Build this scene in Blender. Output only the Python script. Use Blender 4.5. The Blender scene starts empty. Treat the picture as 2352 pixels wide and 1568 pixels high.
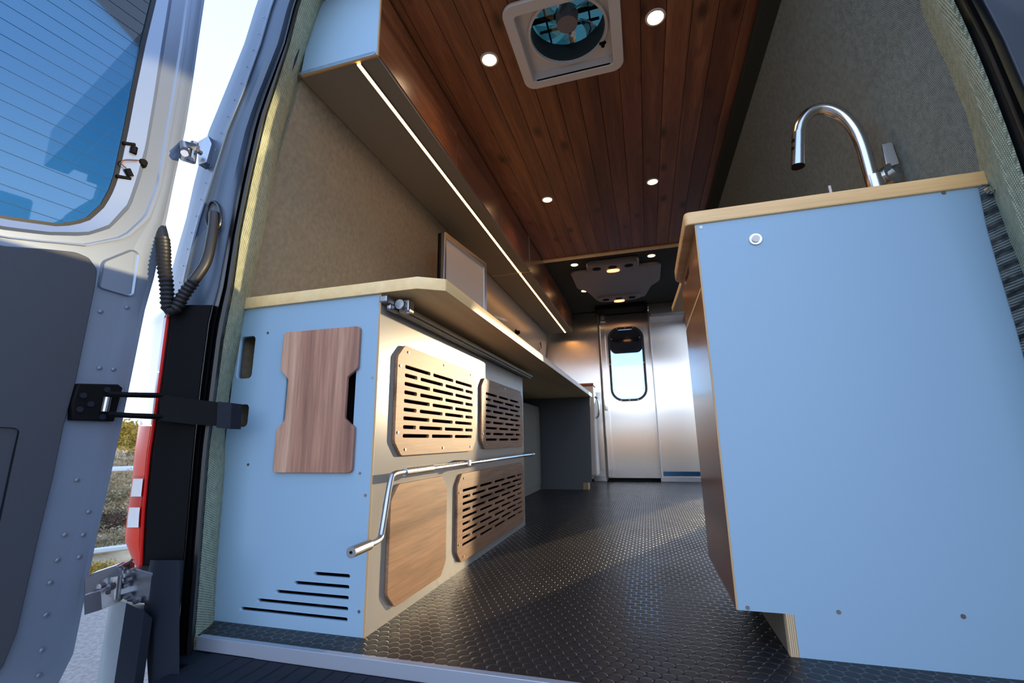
import bpy, bmesh, math, random
from mathutils import Vector, Matrix
random.seed(7)
sc = bpy.context.scene
col = sc.collection
# ------------------------------------------------------------------ camera
F, YA, PT, RO, H = 1043.3, -.28018, .21532, -.0152, .42
fw = Vector((math.sin(YA)*math.cos(PT), math.cos(YA)*math.cos(PT), math.sin(PT)))
r0 = fw.cross(Vector((0, 0, 1))).normalized(); u0 = r0.cross(fw)
cR = r0*math.cos(RO)+u0*math.sin(RO); cU = -r0*math.sin(RO)+u0*math.cos(RO)
CO = Vector((0, 0, H))
cam = bpy.data.cameras.new('camera'); co = bpy.data.objects.new('camera', cam); col.objects.link(co)
cam.sensor_width = 36; cam.sensor_fit = 'HORIZONTAL'; cam.lens = F/2352*36; cam.clip_start = .01; cam.clip_end = 2000
m = Matrix((cR, cU, -fw)).transposed().to_4x4(); m.translation = CO; co.matrix_world = m
sc.camera = co
cam.dof.use_dof = True; cam.dof.focus_distance = 1.25; cam.dof.aperture_fstop = 5.6

def ray(x, y): return cR*(x-1176)+cU*(784-y)+fw*F
def at(x, y, X=None, Y=None, Z=None):            # measured photo point -> metric point on a known plane of the van
    d = ray(x, y)
    t = X/d.x if X is not None else Y/d.y if Y is not None else (Z-H)/d.z
    return CO+d*t

# ------------------------------------------------------------------ materials
def nm(name):
    m = bpy.data.materials.new(name); m.use_nodes = True
    nt = m.node_tree; b = nt.nodes['Principled BSDF']; return m, nt, b
def S(v): return tuple(((c/255)/12.92 if c/255 <= .04045 else ((c/255+.055)/1.055)**2.4) for c in v)+(1,)
def plain(name, rgb, rough=.5, metal=0, bump=0, bscale=200, spec=.5, var=0, coat=0):
    m, nt, b = nm(name); b.inputs['Base Color'].default_value = S(rgb); b.inputs['Roughness'].default_value = rough
    b.inputs['Metallic'].default_value = metal; b.inputs['Specular IOR Level'].default_value = spec
    b.inputs['Coat Weight'].default_value = coat
    tc = nt.nodes.new('ShaderNodeTexCoord'); n = nt.nodes.new('ShaderNodeTexNoise'); n.inputs['Scale'].default_value = bscale
    nt.links.new(tc.outputs['Object'], n.inputs['Vector'])
    if bump:
        bp = nt.nodes.new('ShaderNodeBump'); bp.inputs['Strength'].default_value = bump; bp.inputs['Distance'].default_value = .001
        nt.links.new(n.outputs['Fac'], bp.inputs['Height']); nt.links.new(bp.outputs['Normal'], b.inputs['Normal'])
    if var:
        mx = nt.nodes.new('ShaderNodeMix'); mx.data_type = 'RGBA'; n2 = nt.nodes.new('ShaderNodeTexNoise'); n2.inputs['Scale'].default_value = 6
        nt.links.new(tc.outputs['Object'], n2.inputs['Vector'])
        a = S(rgb); mx.inputs['A'].default_value = tuple(c*(1-var) for c in a[:3])+(1,); mx.inputs['B'].default_value = tuple(min(1, c*(1+var)) for c in a[:3])+(1,)
        nt.links.new(n2.outputs['Fac'], mx.inputs['Factor']); nt.links.new(mx.outputs['Result'], b.inputs['Base Color'])
    return m
def ramp(nt, stops):
    r = nt.nodes.new('ShaderNodeValToRGB'); e = r.color_ramp.elements
    while len(e) < len(stops): e.new(.5)
    for i, (p, c) in enumerate(stops): e[i].position = p; e[i].color = c if len(c) == 4 else S(c)
    return r
def wood(name, c1, c2, c3, axis='Z', scale=1., rough=.4, plank=None, paxis='X', knots=False, band=14, coat=0, spec=.5, fine=.28):
    m, nt, b = nm(name); L = nt.links.new
    tc = nt.nodes.new('ShaderNodeTexCoord'); mp = nt.nodes.new('ShaderNodeMapping')
    st = {'X': (.06, 1, 1), 'Y': (1, .06, 1), 'Z': (1, 1, .06)}[axis]
    mp.inputs['Scale'].default_value = tuple(s*scale for s in st)
    vec = tc.outputs['Object']
    if plank:                                     # each board gets its own patch of grain
        sep = nt.nodes.new('ShaderNodeSeparateXYZ'); L(vec, sep.inputs[0])
        dv = nt.nodes.new('ShaderNodeMath'); dv.operation = 'DIVIDE'; dv.inputs[1].default_value = plank; L(sep.outputs[paxis], dv.inputs[0])
        fl = nt.nodes.new('ShaderNodeMath'); fl.operation = 'FLOOR'; L(dv.outputs[0], fl.inputs[0])
        ml = nt.nodes.new('ShaderNodeMath'); ml.operation = 'MULTIPLY'; ml.inputs[1].default_value = 7.31; L(fl.outputs[0], ml.inputs[0])
        cb = nt.nodes.new('ShaderNodeCombineXYZ'); L(ml.outputs[0], cb.inputs['X']); L(ml.outputs[0], cb.inputs['Y']); L(ml.outputs[0], cb.inputs['Z'])
        ad = nt.nodes.new('ShaderNodeVectorMath'); L(vec, ad.inputs[0]); L(cb.outputs[0], ad.inputs[1]); vec2 = ad.outputs[0]
    else: vec2 = vec
    L(vec2, mp.inputs['Vector'])
    n1 = nt.nodes.new('ShaderNodeTexNoise'); n1.inputs['Scale'].default_value = band; n1.inputs['Detail'].default_value = 3; n1.inputs['Distortion'].default_value = 1.2; L(mp.outputs[0], n1.inputs['Vector'])
    n2 = nt.nodes.new('ShaderNodeTexNoise'); n2.inputs['Scale'].default_value = band*16; n2.inputs['Detail'].default_value = 4; L(mp.outputs[0], n2.inputs['Vector'])
    rp = ramp(nt, [(.3, c1), (.5, c2), (.72, c3)]); L(n1.outputs['Fac'], rp.inputs[0])
    r2 = ramp(nt, [(.3, (1-fine, 1-fine, 1-fine, 1)), (.7, (1.06, 1.06, 1.06, 1))]); L(n2.outputs['Fac'], r2.inputs[0])
    mu = nt.nodes.new('ShaderNodeMix'); mu.data_type = 'RGBA'; mu.blend_type = 'MULTIPLY'; mu.inputs['Factor'].default_value = 1
    L(rp.outputs[0], mu.inputs['A']); L(r2.outputs[0], mu.inputs['B']); out = mu.outputs['Result']
    if knots:
        mk = nt.nodes.new('ShaderNodeMapping'); mk.inputs['Scale'].default_value = (1, .45, 1); L(vec2, mk.inputs['Vector'])
        v = nt.nodes.new('ShaderNodeTexVoronoi'); v.inputs['Scale'].default_value = 8; L(mk.outputs[0], v.inputs['Vector'])
        rk = ramp(nt, [(.06, (.10, .07, .06, 1)), (.2, (1, 1, 1, 1))]); L(v.outputs['Distance'], rk.inputs[0])
        m3 = nt.nodes.new('ShaderNodeMix'); m3.data_type = 'RGBA'; m3.blend_type = 'MULTIPLY'; m3.inputs['Factor'].default_value = .85
        L(out, m3.inputs['A']); L(rk.outputs[0], m3.inputs['B']); out = m3.outputs['Result']
    if plank:
        wn = nt.nodes.new('ShaderNodeTexWhiteNoise'); wn.noise_dimensions = '1D'; L(fl.outputs[0], wn.inputs['W'])
        rw = ramp(nt, [(0, (.68, .64, .62, 1)), (1, (1.12, 1.15, 1.2, 1))]); L(wn.outputs['Value'], rw.inputs[0])
        m4 = nt.nodes.new('ShaderNodeMix'); m4.data_type = 'RGBA'; m4.blend_type = 'MULTIPLY'; m4.inputs['Factor'].default_value = 1
        L(out, m4.inputs['A']); L(rw.outputs[0], m4.inputs['B']); out = m4.outputs['Result']
    L(out, b.inputs['Base Color']); b.inputs['Specular IOR Level'].default_value = spec; b.inputs['Roughness'].default_value = rough; b.inputs['Coat Weight'].default_value = coat; b.inputs['Coat Roughness'].default_value = .25
    return m
def fabric(name, c1, c2, scale, rough=.95, strength=.8):
    m, nt, b = nm(name); L = nt.links.new
    tc = nt.nodes.new('ShaderNodeTexCoord'); mp = nt.nodes.new('ShaderNodeMapping'); mp.inputs['Scale'].default_value = (scale,)*3; mp.inputs['Rotation'].default_value = (.3, .2, .5)
    L(tc.outputs['Object'], mp.inputs['Vector'])
    ws = []
    for d in ('Y', 'Z'):
        w = nt.nodes.new('ShaderNodeTexWave'); w.wave_type = 'BANDS'; w.bands_direction = d; w.inputs['Scale'].default_value = 1; w.inputs['Distortion'].default_value = 1.2; w.inputs['Detail'].default_value = 1
        L(mp.outputs[0], w.inputs['Vector']); ws.append(w)
    mu = nt.nodes.new('ShaderNodeMath'); mu.operation = 'MULTIPLY'; L(ws[0].outputs['Fac'], mu.inputs[0]); L(ws[1].outputs['Fac'], mu.inputs[1])
    n = nt.nodes.new('ShaderNodeTexNoise'); n.inputs['Scale'].default_value = 60; L(tc.outputs['Object'], n.inputs['Vector'])
    ad = nt.nodes.new('ShaderNodeMath'); ad.operation = 'MULTIPLY_ADD'; L(n.outputs['Fac'], ad.inputs[0]); ad.inputs[1].default_value = .5; L(mu.outputs[0], ad.inputs[2])
    rp = ramp(nt, [(.15, c1), (.9, c2)]); L(ad.outputs[0], rp.inputs[0]); L(rp.outputs[0], b.inputs['Base Color'])
    bp = nt.nodes.new('ShaderNodeBump'); bp.inputs['Strength'].default_value = strength; bp.inputs['Distance'].default_value = .001; L(mu.outputs[0], bp.inputs['Height']); L(bp.outputs[0], b.inputs['Normal'])
    b.inputs['Roughness'].default_value = rough; b.inputs['Specular IOR Level'].default_value = .2
    return m
def emis(name, rgb, s):
    m, nt, b = nm(name); b.inputs['Base Color'].default_value = S(rgb); b.inputs['Emission Color'].default_value = S(rgb); b.inputs['Emission Strength'].default_value = s; return m
def steel(name, base=.62, rough=.3, aniso=.6, streak='Z'):
    m, nt, b = nm(name); L = nt.links.new
    b.inputs['Metallic'].default_value = 1; b.inputs['Base Color'].default_value = (base, base*.98, base*.95, 1)
    tc = nt.nodes.new('ShaderNodeTexCoord'); mp = nt.nodes.new('ShaderNodeMapping')
    mp.inputs['Scale'].default_value = (300, 300, 2) if streak == 'Z' else (2, 300, 300); L(tc.outputs['Object'], mp.inputs['Vector'])
    n = nt.nodes.new('ShaderNodeTexNoise'); n.inputs['Scale'].default_value = 1; L(mp.outputs[0], n.inputs['Vector'])
    mr = nt.nodes.new('ShaderNodeMapRange'); mr.inputs['To Min'].default_value = rough-.02; mr.inputs['To Max'].default_value = rough+.03; L(n.outputs['Fac'], mr.inputs['Value']); L(mr.outputs[0], b.inputs['Roughness']); b.inputs['Anisotropic'].default_value = aniso; tg = nt.nodes.new('ShaderNodeTangent'); tg.direction_type = 'RADIAL'; tg.axis = 'Z'; L(tg.outputs[0], b.inputs['Tangent'])
    bp = nt.nodes.new('ShaderNodeBump'); bp.inputs['Strength'].default_value = .05; bp.inputs['Distance'].default_value = .0005; L(n.outputs['Fac'], bp.inputs['Height']); L(bp.outputs[0], b.inputs['Normal'])
    return m
def glass(name, tint, refl=.1, rough=.02):
    m, nt, b = nm(name); L = nt.links.new; nt.nodes.remove(b)
    t = nt.nodes.new('ShaderNodeBsdfTransparent'); t.inputs[0].default_value = tint
    g = nt.nodes.new('ShaderNodeBsdfGlossy'); g.inputs['Roughness'].default_value = rough
    fr = nt.nodes.new('ShaderNodeFresnel'); fr.inputs[0].default_value = 1.5
    ad = nt.nodes.new('ShaderNodeMath'); ad.operation = 'ADD'; ad.inputs[1].default_value = refl; ad.use_clamp = True; L(fr.outputs[0], ad.inputs[0])
    mx = nt.nodes.new('ShaderNodeMixShader'); L(ad.outputs[0], mx.inputs[0]); L(t.outputs[0], mx.inputs[1]); L(g.outputs[0], mx.inputs[2])
    L(mx.outputs[0], nt.nodes['Material Output'].inputs['Surface']); return m
def coins(name):
    m, nt, b = nm(name); L = nt.links.new
    tc = nt.nodes.new('ShaderNodeTexCoord'); a, bb = .0265, .0459
    def M(op, x, y=None, z=None):
        n = nt.nodes.new('ShaderNodeMath'); n.operation = op
        for i, v in enumerate((x, y, z)):
            if v is None: continue
            if isinstance(v, (int, float)): n.inputs[i].default_value = v
            else: L(v, n.inputs[i])
        return n.outputs[0]
    sp = nt.nodes.new('ShaderNodeSeparateXYZ'); L(tc.outputs['Object'], sp.inputs[0])
    ds = []
    for off in (0, .5):
        u = M('ADD', M('DIVIDE', sp.outputs['X'], a), off+100); v = M('ADD', M('DIVIDE', sp.outputs['Y'], bb), off+100)
        u = M('MULTIPLY', M('SUBTRACT', M('FRACT', u), .5), a); v = M('MULTIPLY', M('SUBTRACT', M('FRACT', v), .5), bb)
        ds.append(M('SQRT', M('ADD', M('MULTIPLY', u, u), M('MULTIPLY', v, v))))
    d = M('MINIMUM', ds[0], ds[1])
    mr = nt.nodes.new('ShaderNodeMapRange'); mr.interpolation_type = 'SMOOTHSTEP'
    mr.inputs['From Min'].default_value = .0112; mr.inputs['From Max'].default_value = .0132; mr.inputs['To Min'].default_value = 1; mr.inputs['To Max'].default_value = 0; L(d, mr.inputs['Value'])
    bp = nt.nodes.new('ShaderNodeBump'); bp.inputs['Strength'].default_value = 1; bp.inputs['Distance'].default_value = .0016; L(mr.outputs[0], bp.inputs['Height']); L(bp.outputs[0], b.inputs['Normal'])
    rp = ramp(nt, [(0, (52, 47, 44)), (1, (27, 27, 31))]); L(mr.outputs[0], rp.inputs[0]); L(rp.outputs[0], b.inputs['Base Color'])
    n = nt.nodes.new('ShaderNodeTexNoise'); n.inputs['Scale'].default_value = 5; n.inputs['Detail'].default_value = 5; L(tc.outputs['Object'], n.inputs['Vector'])
    r2 = nt.nodes.new('ShaderNodeMapRange'); r2.inputs['To Min'].default_value = .14; r2.inputs['To Max'].default_value = .46; r3 = M('MULTIPLY_ADD', n.outputs['Fac'], .2, -.1); L(mr.outputs[0], r2.inputs['Value']); L(M('ADD', r2.outputs[0], r3), b.inputs['Roughness'])
    b.inputs['Specular IOR Level'].default_value = .5
    return m
def ply(name, axis='X'):                           # edge of birch ply: thin layers
    m, nt, b = nm(name); L = nt.links.new
    tc = nt.nodes.new('ShaderNodeTexCoord'); w = nt.nodes.new('ShaderNodeTexWave'); w.bands_direction = axis; w.inputs['Scale'].default_value = 90; w.inputs['Distortion'].default_value = .3
    L(tc.outputs['Object'], w.inputs['Vector']); rp = ramp(nt, [(.2, (150, 118, 84)), (.6, (214, 190, 152))]); L(w.outputs['Fac'], rp.inputs[0]); L(rp.outputs[0], b.inputs['Base Color']); b.inputs['Roughness'].default_value = .6
    return m
def terrain(name, c1, c2, c3, scale, rough=.95):
    m, nt, b = nm(name); L = nt.links.new
    tc = nt.nodes.new('ShaderNodeTexCoord'); n = nt.nodes.new('ShaderNodeTexNoise'); n.inputs['Scale'].default_value = scale; n.inputs['Detail'].default_value = 8; n.inputs['Roughness'].default_value = .7; L(tc.outputs['Object'], n.inputs['Vector'])
    rp = ramp(nt, [(.36, c1), (.5, c2), (.64, c3)]); L(n.outputs['Fac'], rp.inputs[0]); L(rp.outputs[0], b.inputs['Base Color']); b.inputs['Roughness'].default_value = rough
    bp = nt.nodes.new('ShaderNodeBump'); bp.inputs['Strength'].default_value = .5; bp.inputs['Distance'].default_value = .02; L(n.outputs['Fac'], bp.inputs['Height']); L(bp.outputs[0], b.inputs['Normal'])
    return m

M = dict(
 lam=plain('grey_laminate_cool_lit', (148, 177, 198), .42, spec=.4), lamin=plain('satin_laminate_warm_lit', (158, 153, 144), .24, spec=.35),  # one laminate in two copies, tinted for cool rear light and warm inside
 lamdark=plain('dark_grey_laminate', (118, 114, 104), .5, spec=.3),  # darker grey laminate for undersides, carcasses and posts
 walnut=wood('walnut_upright', (122, 82, 70), (190, 138, 112), (228, 184, 154), 'Z', .8, .42, band=11),
 walnutY=wood('walnut_lengthwise', (104, 56, 34), (142, 84, 52), (178, 120, 80), 'Y', 1, .26, band=9, coat=.9),
 walnutV=wood('walnut_vent', (136, 98, 68), (168, 126, 92), (194, 152, 116), 'Y', 1, .5, band=8, spec=.25),
 cedar=wood('cedar_boards', (104, 61, 40), (136, 82, 53), (168, 110, 72), 'Y', 1, .42, plank=.083, knots=True, band=12),
 bamboo=wood('bamboo_edge', (226, 168, 104), (240, 192, 130), (248, 210, 156), 'X', 1, .42, band=12, fine=.08),
 bambooY=wood('bamboo_lengthwise', (238, 196, 134), (248, 212, 152), (253, 226, 174), 'Y', .6, .4, band=5, fine=.05),
 ply=ply('birch_ply_edge', 'X'), plyY=plain('oak_edge_banding', (196, 158, 110), .5, var=.1),
 fab=fabric('wall_fabric', (114, 106, 88), (180, 168, 142), 100), fabR=fabric('right_wall_fabric', (88, 93, 91), (150, 160, 154), 85),
 fabT=fabric('trim_fabric', (110, 118, 98), (196, 200, 172), 62), mesh=fabric('mesh_fabric', (20, 24, 26), (120, 128, 128), 60),
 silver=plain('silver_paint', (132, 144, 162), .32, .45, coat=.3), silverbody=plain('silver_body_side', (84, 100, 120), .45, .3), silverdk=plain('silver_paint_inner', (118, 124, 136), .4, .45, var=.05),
 navy=plain('dark_body_plastic', (24, 29, 40), .6, spec=.25), shadepaint=plain('silver_painted_shade', (36, 44, 56), .5, 0), black=plain('black_plastic', (9, 9, 11), .7, spec=.15), rubber=plain('black_rubber', (14, 15, 18), .35),  # the dark blue paint is silver body with its shade put into the colour
 dtrim=plain('door_trim_plastic', (58, 62, 70), .5, bump=.3, bscale=900), alu=plain('aluminium', (178, 180, 184), .32, 1), chrome=plain('chrome', (215, 215, 215), .12, 1),
 zinc=plain('zinc_bracket', (150, 152, 156), .35, 1, bump=.4, bscale=90), nickel=steel('brushed_nickel', .6, .2), steel=steel('stainless_sheet', .88, .23, .95), steelH=steel('stainless_header', .6, .25, streak='X'),
 white=plain('white_plastic', (214, 208, 200), .45), floor=coins('coin_rubber'), head=plain('green_black_headliner', (44, 48, 42), .9, bump=.5, bscale=300),
 acp=plain('ac_housing', (124, 118, 120), .5), duct=plain('duct_grey', (52, 58, 58), .6), sill=plain('sill_aluminium', (166, 172, 184), .4, .35), dark=plain('dark_cavity', (16, 16, 17), .8), screw=plain('screw_steel', (170, 165, 160), .3, 1),
 desk=plain('blue_grey_panel', (92, 100, 108), .5), red=plain('red_lens', (196, 14, 10), .35, spec=.3), redor=plain('orange_red_lens', (226, 48, 24), .35, spec=.3), clear=plain('clear_lens', (240, 240, 244), .1, coat=1),
 led=emis('led_strip', (255, 176, 96), 20), lamp=emis('downlight', (255, 200, 140), 14), teal=glass('smoked_teal_dome', (.035, .095, .085, 1), .02),
 dglass=glass('tinted_door_glass', (.16, .33, .43, 1), .04), bglass=glass('bulkhead_glass', (.55, .75, .9, 1), .05, .05),
 asphalt=terrain('asphalt', (108, 106, 108), (126, 124, 124), (140, 138, 136), 40), dirt=terrain('dry_verge', (120, 104, 80), (150, 136, 108), (176, 156, 120), 1.2),
 leafy=terrain('autumn_leaves', (90, 84, 40), (160, 136, 56), (214, 176, 70), 3), brush=terrain('grey_brush', (84, 82, 62), (130, 122, 96), (176, 150, 118), 11), bark=terrain('bark', (60, 50, 40), (80, 66, 52), (100, 84, 66), 9),
 bank=terrain('orange_bounce_bank', (226, 156, 88), (236, 172, 104), (244, 188, 122), .3), hill=terrain('dry_hill', (150, 112, 74), (180, 136, 92), (200, 156, 108), .02), rail=plain('galvanised_rail', (200, 204, 208), .4, .3),
)
# ------------------------------------------------------------------ object helpers
def tag(o, label=None, cat=None, group=None, kind=None):
    if label: o['label'] = label
    if cat: o['category'] = cat
    if group: o['group'] = group
    if kind: o['kind'] = kind
    return o
def thing(name, label, cat, loc, group=None):
    o = bpy.data.objects.new(name, None); col.objects.link(o); o.location = loc; o.empty_display_size = .05
    return tag(o, label, cat, group)
def wloc(o):
    v = Vector((0, 0, 0))
    while o: v += Vector(o.location); o = o.parent
    return v
def obj(name, bm, mat, parent=None, smooth=False, origin=None):
    """link a bmesh given in world coordinates as one mesh object"""
    me = bpy.data.meshes.new(name)
    if origin is None:
        xs = [v.co for v in bm.verts]
        origin = Vector((sum(v.x for v in xs)/len(xs), sum(v.y for v in xs)/len(xs), min(v.z for v in xs)))
    origin = Vector(origin)
    bmesh.ops.translate(bm, verts=bm.verts, vec=-origin)
    bm.to_mesh(me); bm.free()
    mats = mat if isinstance(mat, (list, tuple)) else [mat]
    for k in mats: me.materials.append(M[k] if isinstance(k, str) else k)
    if smooth:
        for p in me.polygons: p.use_smooth = True
        try: me.set_sharp_from_angle(angle=math.radians(35))
        except Exception: pass
    o = bpy.data.objects.new(name, me); col.objects.link(o)
    if parent: o.parent = parent; o.location = origin-wloc(parent)
    else: o.location = origin
    return o
def struct(name, bm, mat, parent=None, **k):
    o = obj(name, bm, mat, parent, **k)
    if not parent: o['kind'] = 'structure'
    return o
def new(): return bmesh.new()
def add_box(bm, x0, x1, y0, y1, z0, z1, bev=0, seg=2):
    b2 = bmesh.new()
    bmesh.ops.create_cube(b2, size=1)
    for v in b2.verts: v.co = Vector((x0 if v.co.x < 0 else x1, y0 if v.co.y < 0 else y1, z0 if v.co.z < 0 else z1))
    if bev: bmesh.ops.bevel(b2, geom=b2.edges[:], offset=bev, segments=seg, affect='EDGES', profile=.5)
    merge(bm, b2); return bm
def merge(bm, b2):
    me = bpy.data.meshes.new('t'); b2.to_mesh(me); b2.free(); bm.from_mesh(me); bpy.data.meshes.remove(me)
def box(x0, x1, y0, y1, z0, z1, bev=0, seg=2): return add_box(new(), x0, x1, y0, y1, z0, z1, bev, seg)
def add_tube(bm, pts, r, n=16, caps=True):
    pts = [Vector(p) for p in pts]; rs = r if isinstance(r, (list, tuple)) else [r]*len(pts)
    tang = [(pts[min(i+1, len(pts)-1)]-pts[max(i-1, 0)]).normalized() for i in range(len(pts))]
    up = Vector((0, 0, 1)) if abs(tang[0].z) < .9 else Vector((1, 0, 0))
    nn = (up-tang[0]*up.dot(tang[0])).normalized(); rings = []
    for i, p in enumerate(pts):
        nn = (nn-tang[i]*nn.dot(tang[i])).normalized(); bb = tang[i].cross(nn)
        rings.append([bm.verts.new(p+(nn*math.cos(2*math.pi*k/n)+bb*math.sin(2*math.pi*k/n))*rs[i]) for k in range(n)])
    for a, b in zip(rings, rings[1:]):
        for k in range(n): bm.faces.new((a[k], a[(k+1) % n], b[(k+1) % n], b[k]))
    if caps: bm.faces.new(rings[0][::-1]); bm.faces.new(rings[-1])
    return bm
def tube(pts, r, n=16): return add_tube(new(), pts, r, n)
def smoothpath(pts, it=3):
    pts = [Vector(p) for p in pts]
    for _ in range(it):
        q = [pts[0]]
        for a, b in zip(pts, pts[1:]): q += [a*.75+b*.25, a*.25+b*.75]
        pts = q+[pts[-1]]
    return pts
def disc(c, n, r, h, seg=24, r2=None):            # short cylinder
    c = Vector(c); n = Vector(n).normalized(); return tube([c, c+n*h], [r, r if r2 is None else r2], seg)
def area2(p): return sum(p[i][0]*p[(i+1) % len(p)][1]-p[(i+1) % len(p)][0]*p[i][1] for i in range(len(p)))/2
def rrect(u0, u1, v0, v1, r, n=6):
    out = []
    for cx, cy, a0 in ((u1-r, v1-r, 0), (u0+r, v1-r, 90), (u0+r, v0+r, 180), (u1-r, v0+r, 270)):
        for k in range(n+1):
            a = math.radians(a0+90*k/n); out.append((cx+r*math.cos(a), cy+r*math.sin(a)))
    return out
def rpoly(pts, r, n=5):                            # polygon with rounded corners
    out = []; L_ = len(pts); rr = r if isinstance(r, (list, tuple)) else [r]*L_
    for i in range(L_):
        p = Vector(pts[i]); a = Vector(pts[i-1]); b = Vector(pts[(i+1) % L_])
        da = (a-p); db = (b-p); t = min(rr[i], da.length*.49, db.length*.49)
        p0 = p+da.normalized()*t; p1 = p+db.normalized()*t
        for k in range(n+1):
            s = k/n; out.append(tuple((p0*(1-s)**2+p*2*s*(1-s)+p1*s*s)))
    return out
def platebm(outline, holes, t, o, u, v, bev=0):
    """flat sheet with real holes; thickness t along u x v"""
    cu = bpy.data.curves.new('t', 'CURVE'); cu.dimensions = '2D'; cu.fill_mode = 'BOTH'; cu.extrude = t/2-bev; cu.bevel_depth = bev; cu.bevel_resolution = 1; cu.offset = -bev
    for poly in [outline]+list(holes):
        sp = cu.splines.new('POLY'); sp.points.add(len(poly)-1); sp.use_cyclic_u = True
        for k, p in enumerate(poly): sp.points[k].co = (p[0], p[1], 0, 1)
    ob = bpy.data.objects.new('t', cu); col.objects.link(ob)
    dg = bpy.context.evaluated_depsgraph_get(); me = bpy.data.meshes.new_from_object(ob.evaluated_get(dg))
    bm = new(); bm.from_mesh(me); bpy.data.objects.remove(ob); bpy.data.curves.remove(cu); bpy.data.meshes.remove(me)
    u = Vector(u); v = Vector(v); w = u.cross(v); o = Vector(o)
    for vert in bm.verts: c = vert.co.copy(); vert.co = o+u*c.x+v*c.y+w*(c.z+t/2)
    bmesh.ops.remove_doubles(bm, verts=bm.verts, dist=1e-6)
    bmesh.ops.recalc_face_normals(bm, faces=bm.faces)
    return bm
def plate(name, outline, holes, t, o, u, v, mat, parent=None, bev=0, **k): return obj(name, platebm(outline, holes, t, o, u, v, bev), mat, parent, **k)
def interp(tab, y):
    if y <= tab[0][0]: a, b = tab[0], tab[1]
    elif y >= tab[-1][0]: a, b = tab[-2], tab[-1]
    else:
        for a, b in zip(tab, tab[1:]):
            if a[0] <= y <= b[0]: break
    s = (y-a[0])/(b[0]-a[0]); return a[1]+(b[1]-a[1])*s
def addloft(bm, curves):
    rows = [[bm.verts.new(p) for p in c] for c in curves]
    for a, b in zip(rows, rows[1:]):
        for k in range(len(a)-1): bm.faces.new((a[k], a[k+1], b[k+1], b[k]))
    return bm
def resamp(pts, n):
    pts = [Vector(p) for p in pts]; d = [0]
    for a, b in zip(pts, pts[1:]): d.append(d[-1]+(b-a).length)
    out = []; k = 0
    for i in range(n):
        t = d[-1]*i/(n-1)
        while k < len(pts)-2 and d[k+1] < t: k += 1
        s = (t-d[k])/max(1e-9, d[k+1]-d[k]); out.append(pts[k]*(1-s)+pts[k+1]*s)
    return out
X_, Y_, Z_ = Vector((1, 0, 0)), Vector((0, 1, 0)), Vector((0, 0, 1))
def copytree(o, dx, parent=None):
    c = o.copy(); col.objects.link(c)
    if parent: c.parent = parent
    else: c.location = Vector(o.location)+Vector(dx)
    for ch in [q for q in bpy.data.objects if q.parent == o]: copytree(ch, dx, c)
    return c

# ------------------------------------------------------------------ main dimensions
XL, YR, ZL = -.631, .981, .795                    # left cabinet aisle face, rear face, top
ZC = 1.81; YB = 4.95                              # ceiling, bulkhead
XK, YK, ZK = .148, 1.11, .929                     # kitchen cabinet
# ------------------------------------------------------------------ shell
fl = struct('floor', box(-1.14, .86, .905, 5.3, -.03, 0), 'floor')
struct('trim_1', box(-1.0, .82, .890, .905, -.024, .003, .001), 'sill')                          # aluminium threshold strip
# outer skin and liner of the side walls: closed profile swept along the van
def wallbm(prof, y0, y1):
    bm = new(); a = [bm.verts.new((x, y0, z)) for x, z in prof]; b = [bm.verts.new((x, y1, z)) for x, z in prof]; n = len(prof)
    for i in range(n): bm.faces.new((a[i], a[(i+1) % n], b[(i+1) % n], b[i]))
    bm.faces.new(a[::-1]); bm.faces.new(b); bmesh.ops.recalc_face_normals(bm, faces=bm.faces); return bm
lp = [(-1.10, -.03), (-1.09, .8), (-1.035, 1.25), (-.968, 1.56), (-.80, 1.84)]
lo = [(-.86, 1.90), (-1.02, 1.6), (-1.10, 1.25), (-1.14, .8), (-1.15, -.03)]
struct('wall_left', wallbm(lp+lo, 1.0, 5.3), 'fab')
rp_ = [(.80, -.03), (.79, .6), (.735, .92), (.672, 1.36), (.56, 1.70), (.48, 1.84)]
ro_ = [(.56, 1.90), (.62, 1.70), (.73, 1.36), (.80, .92), (.85, .6), (.86, -.03)]
bm = wallbm(rp_+ro_, 1.06, 3.74); merge(bm, wallbm(rp_+ro_, 4.80, 5.3))
def xr(z): return interp([(b, a) for a, b in rp_], z)
merge(bm, wallbm([(xr(1.79), 1.79), (.48, 1.84), (.56, 1.90), (xr(1.79)+.06, 1.79)], 3.74, 4.80))
zz = (1.22, 1.36, 1.5, 1.7, 1.79); yj = [4.66-(z-1.22)/.57*.34 for z in zz]  # unseen slanted jamb, added to keep the sun off the left wall
for th in (0, .05): addloft(bm, [[Vector((xr(z)+th, y, z)) for z, y in zip(zz, yj)], [Vector((xr(z)+th, 4.80, z)) for z in zz]])
addloft(bm, [[Vector((xr(z), y, z)) for z, y in zip(zz, yj)], [Vector((xr(z)+.05, y, z)) for z, y in zip(zz, yj)]])
struct('wall_right', bm, 'fabR')
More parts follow.
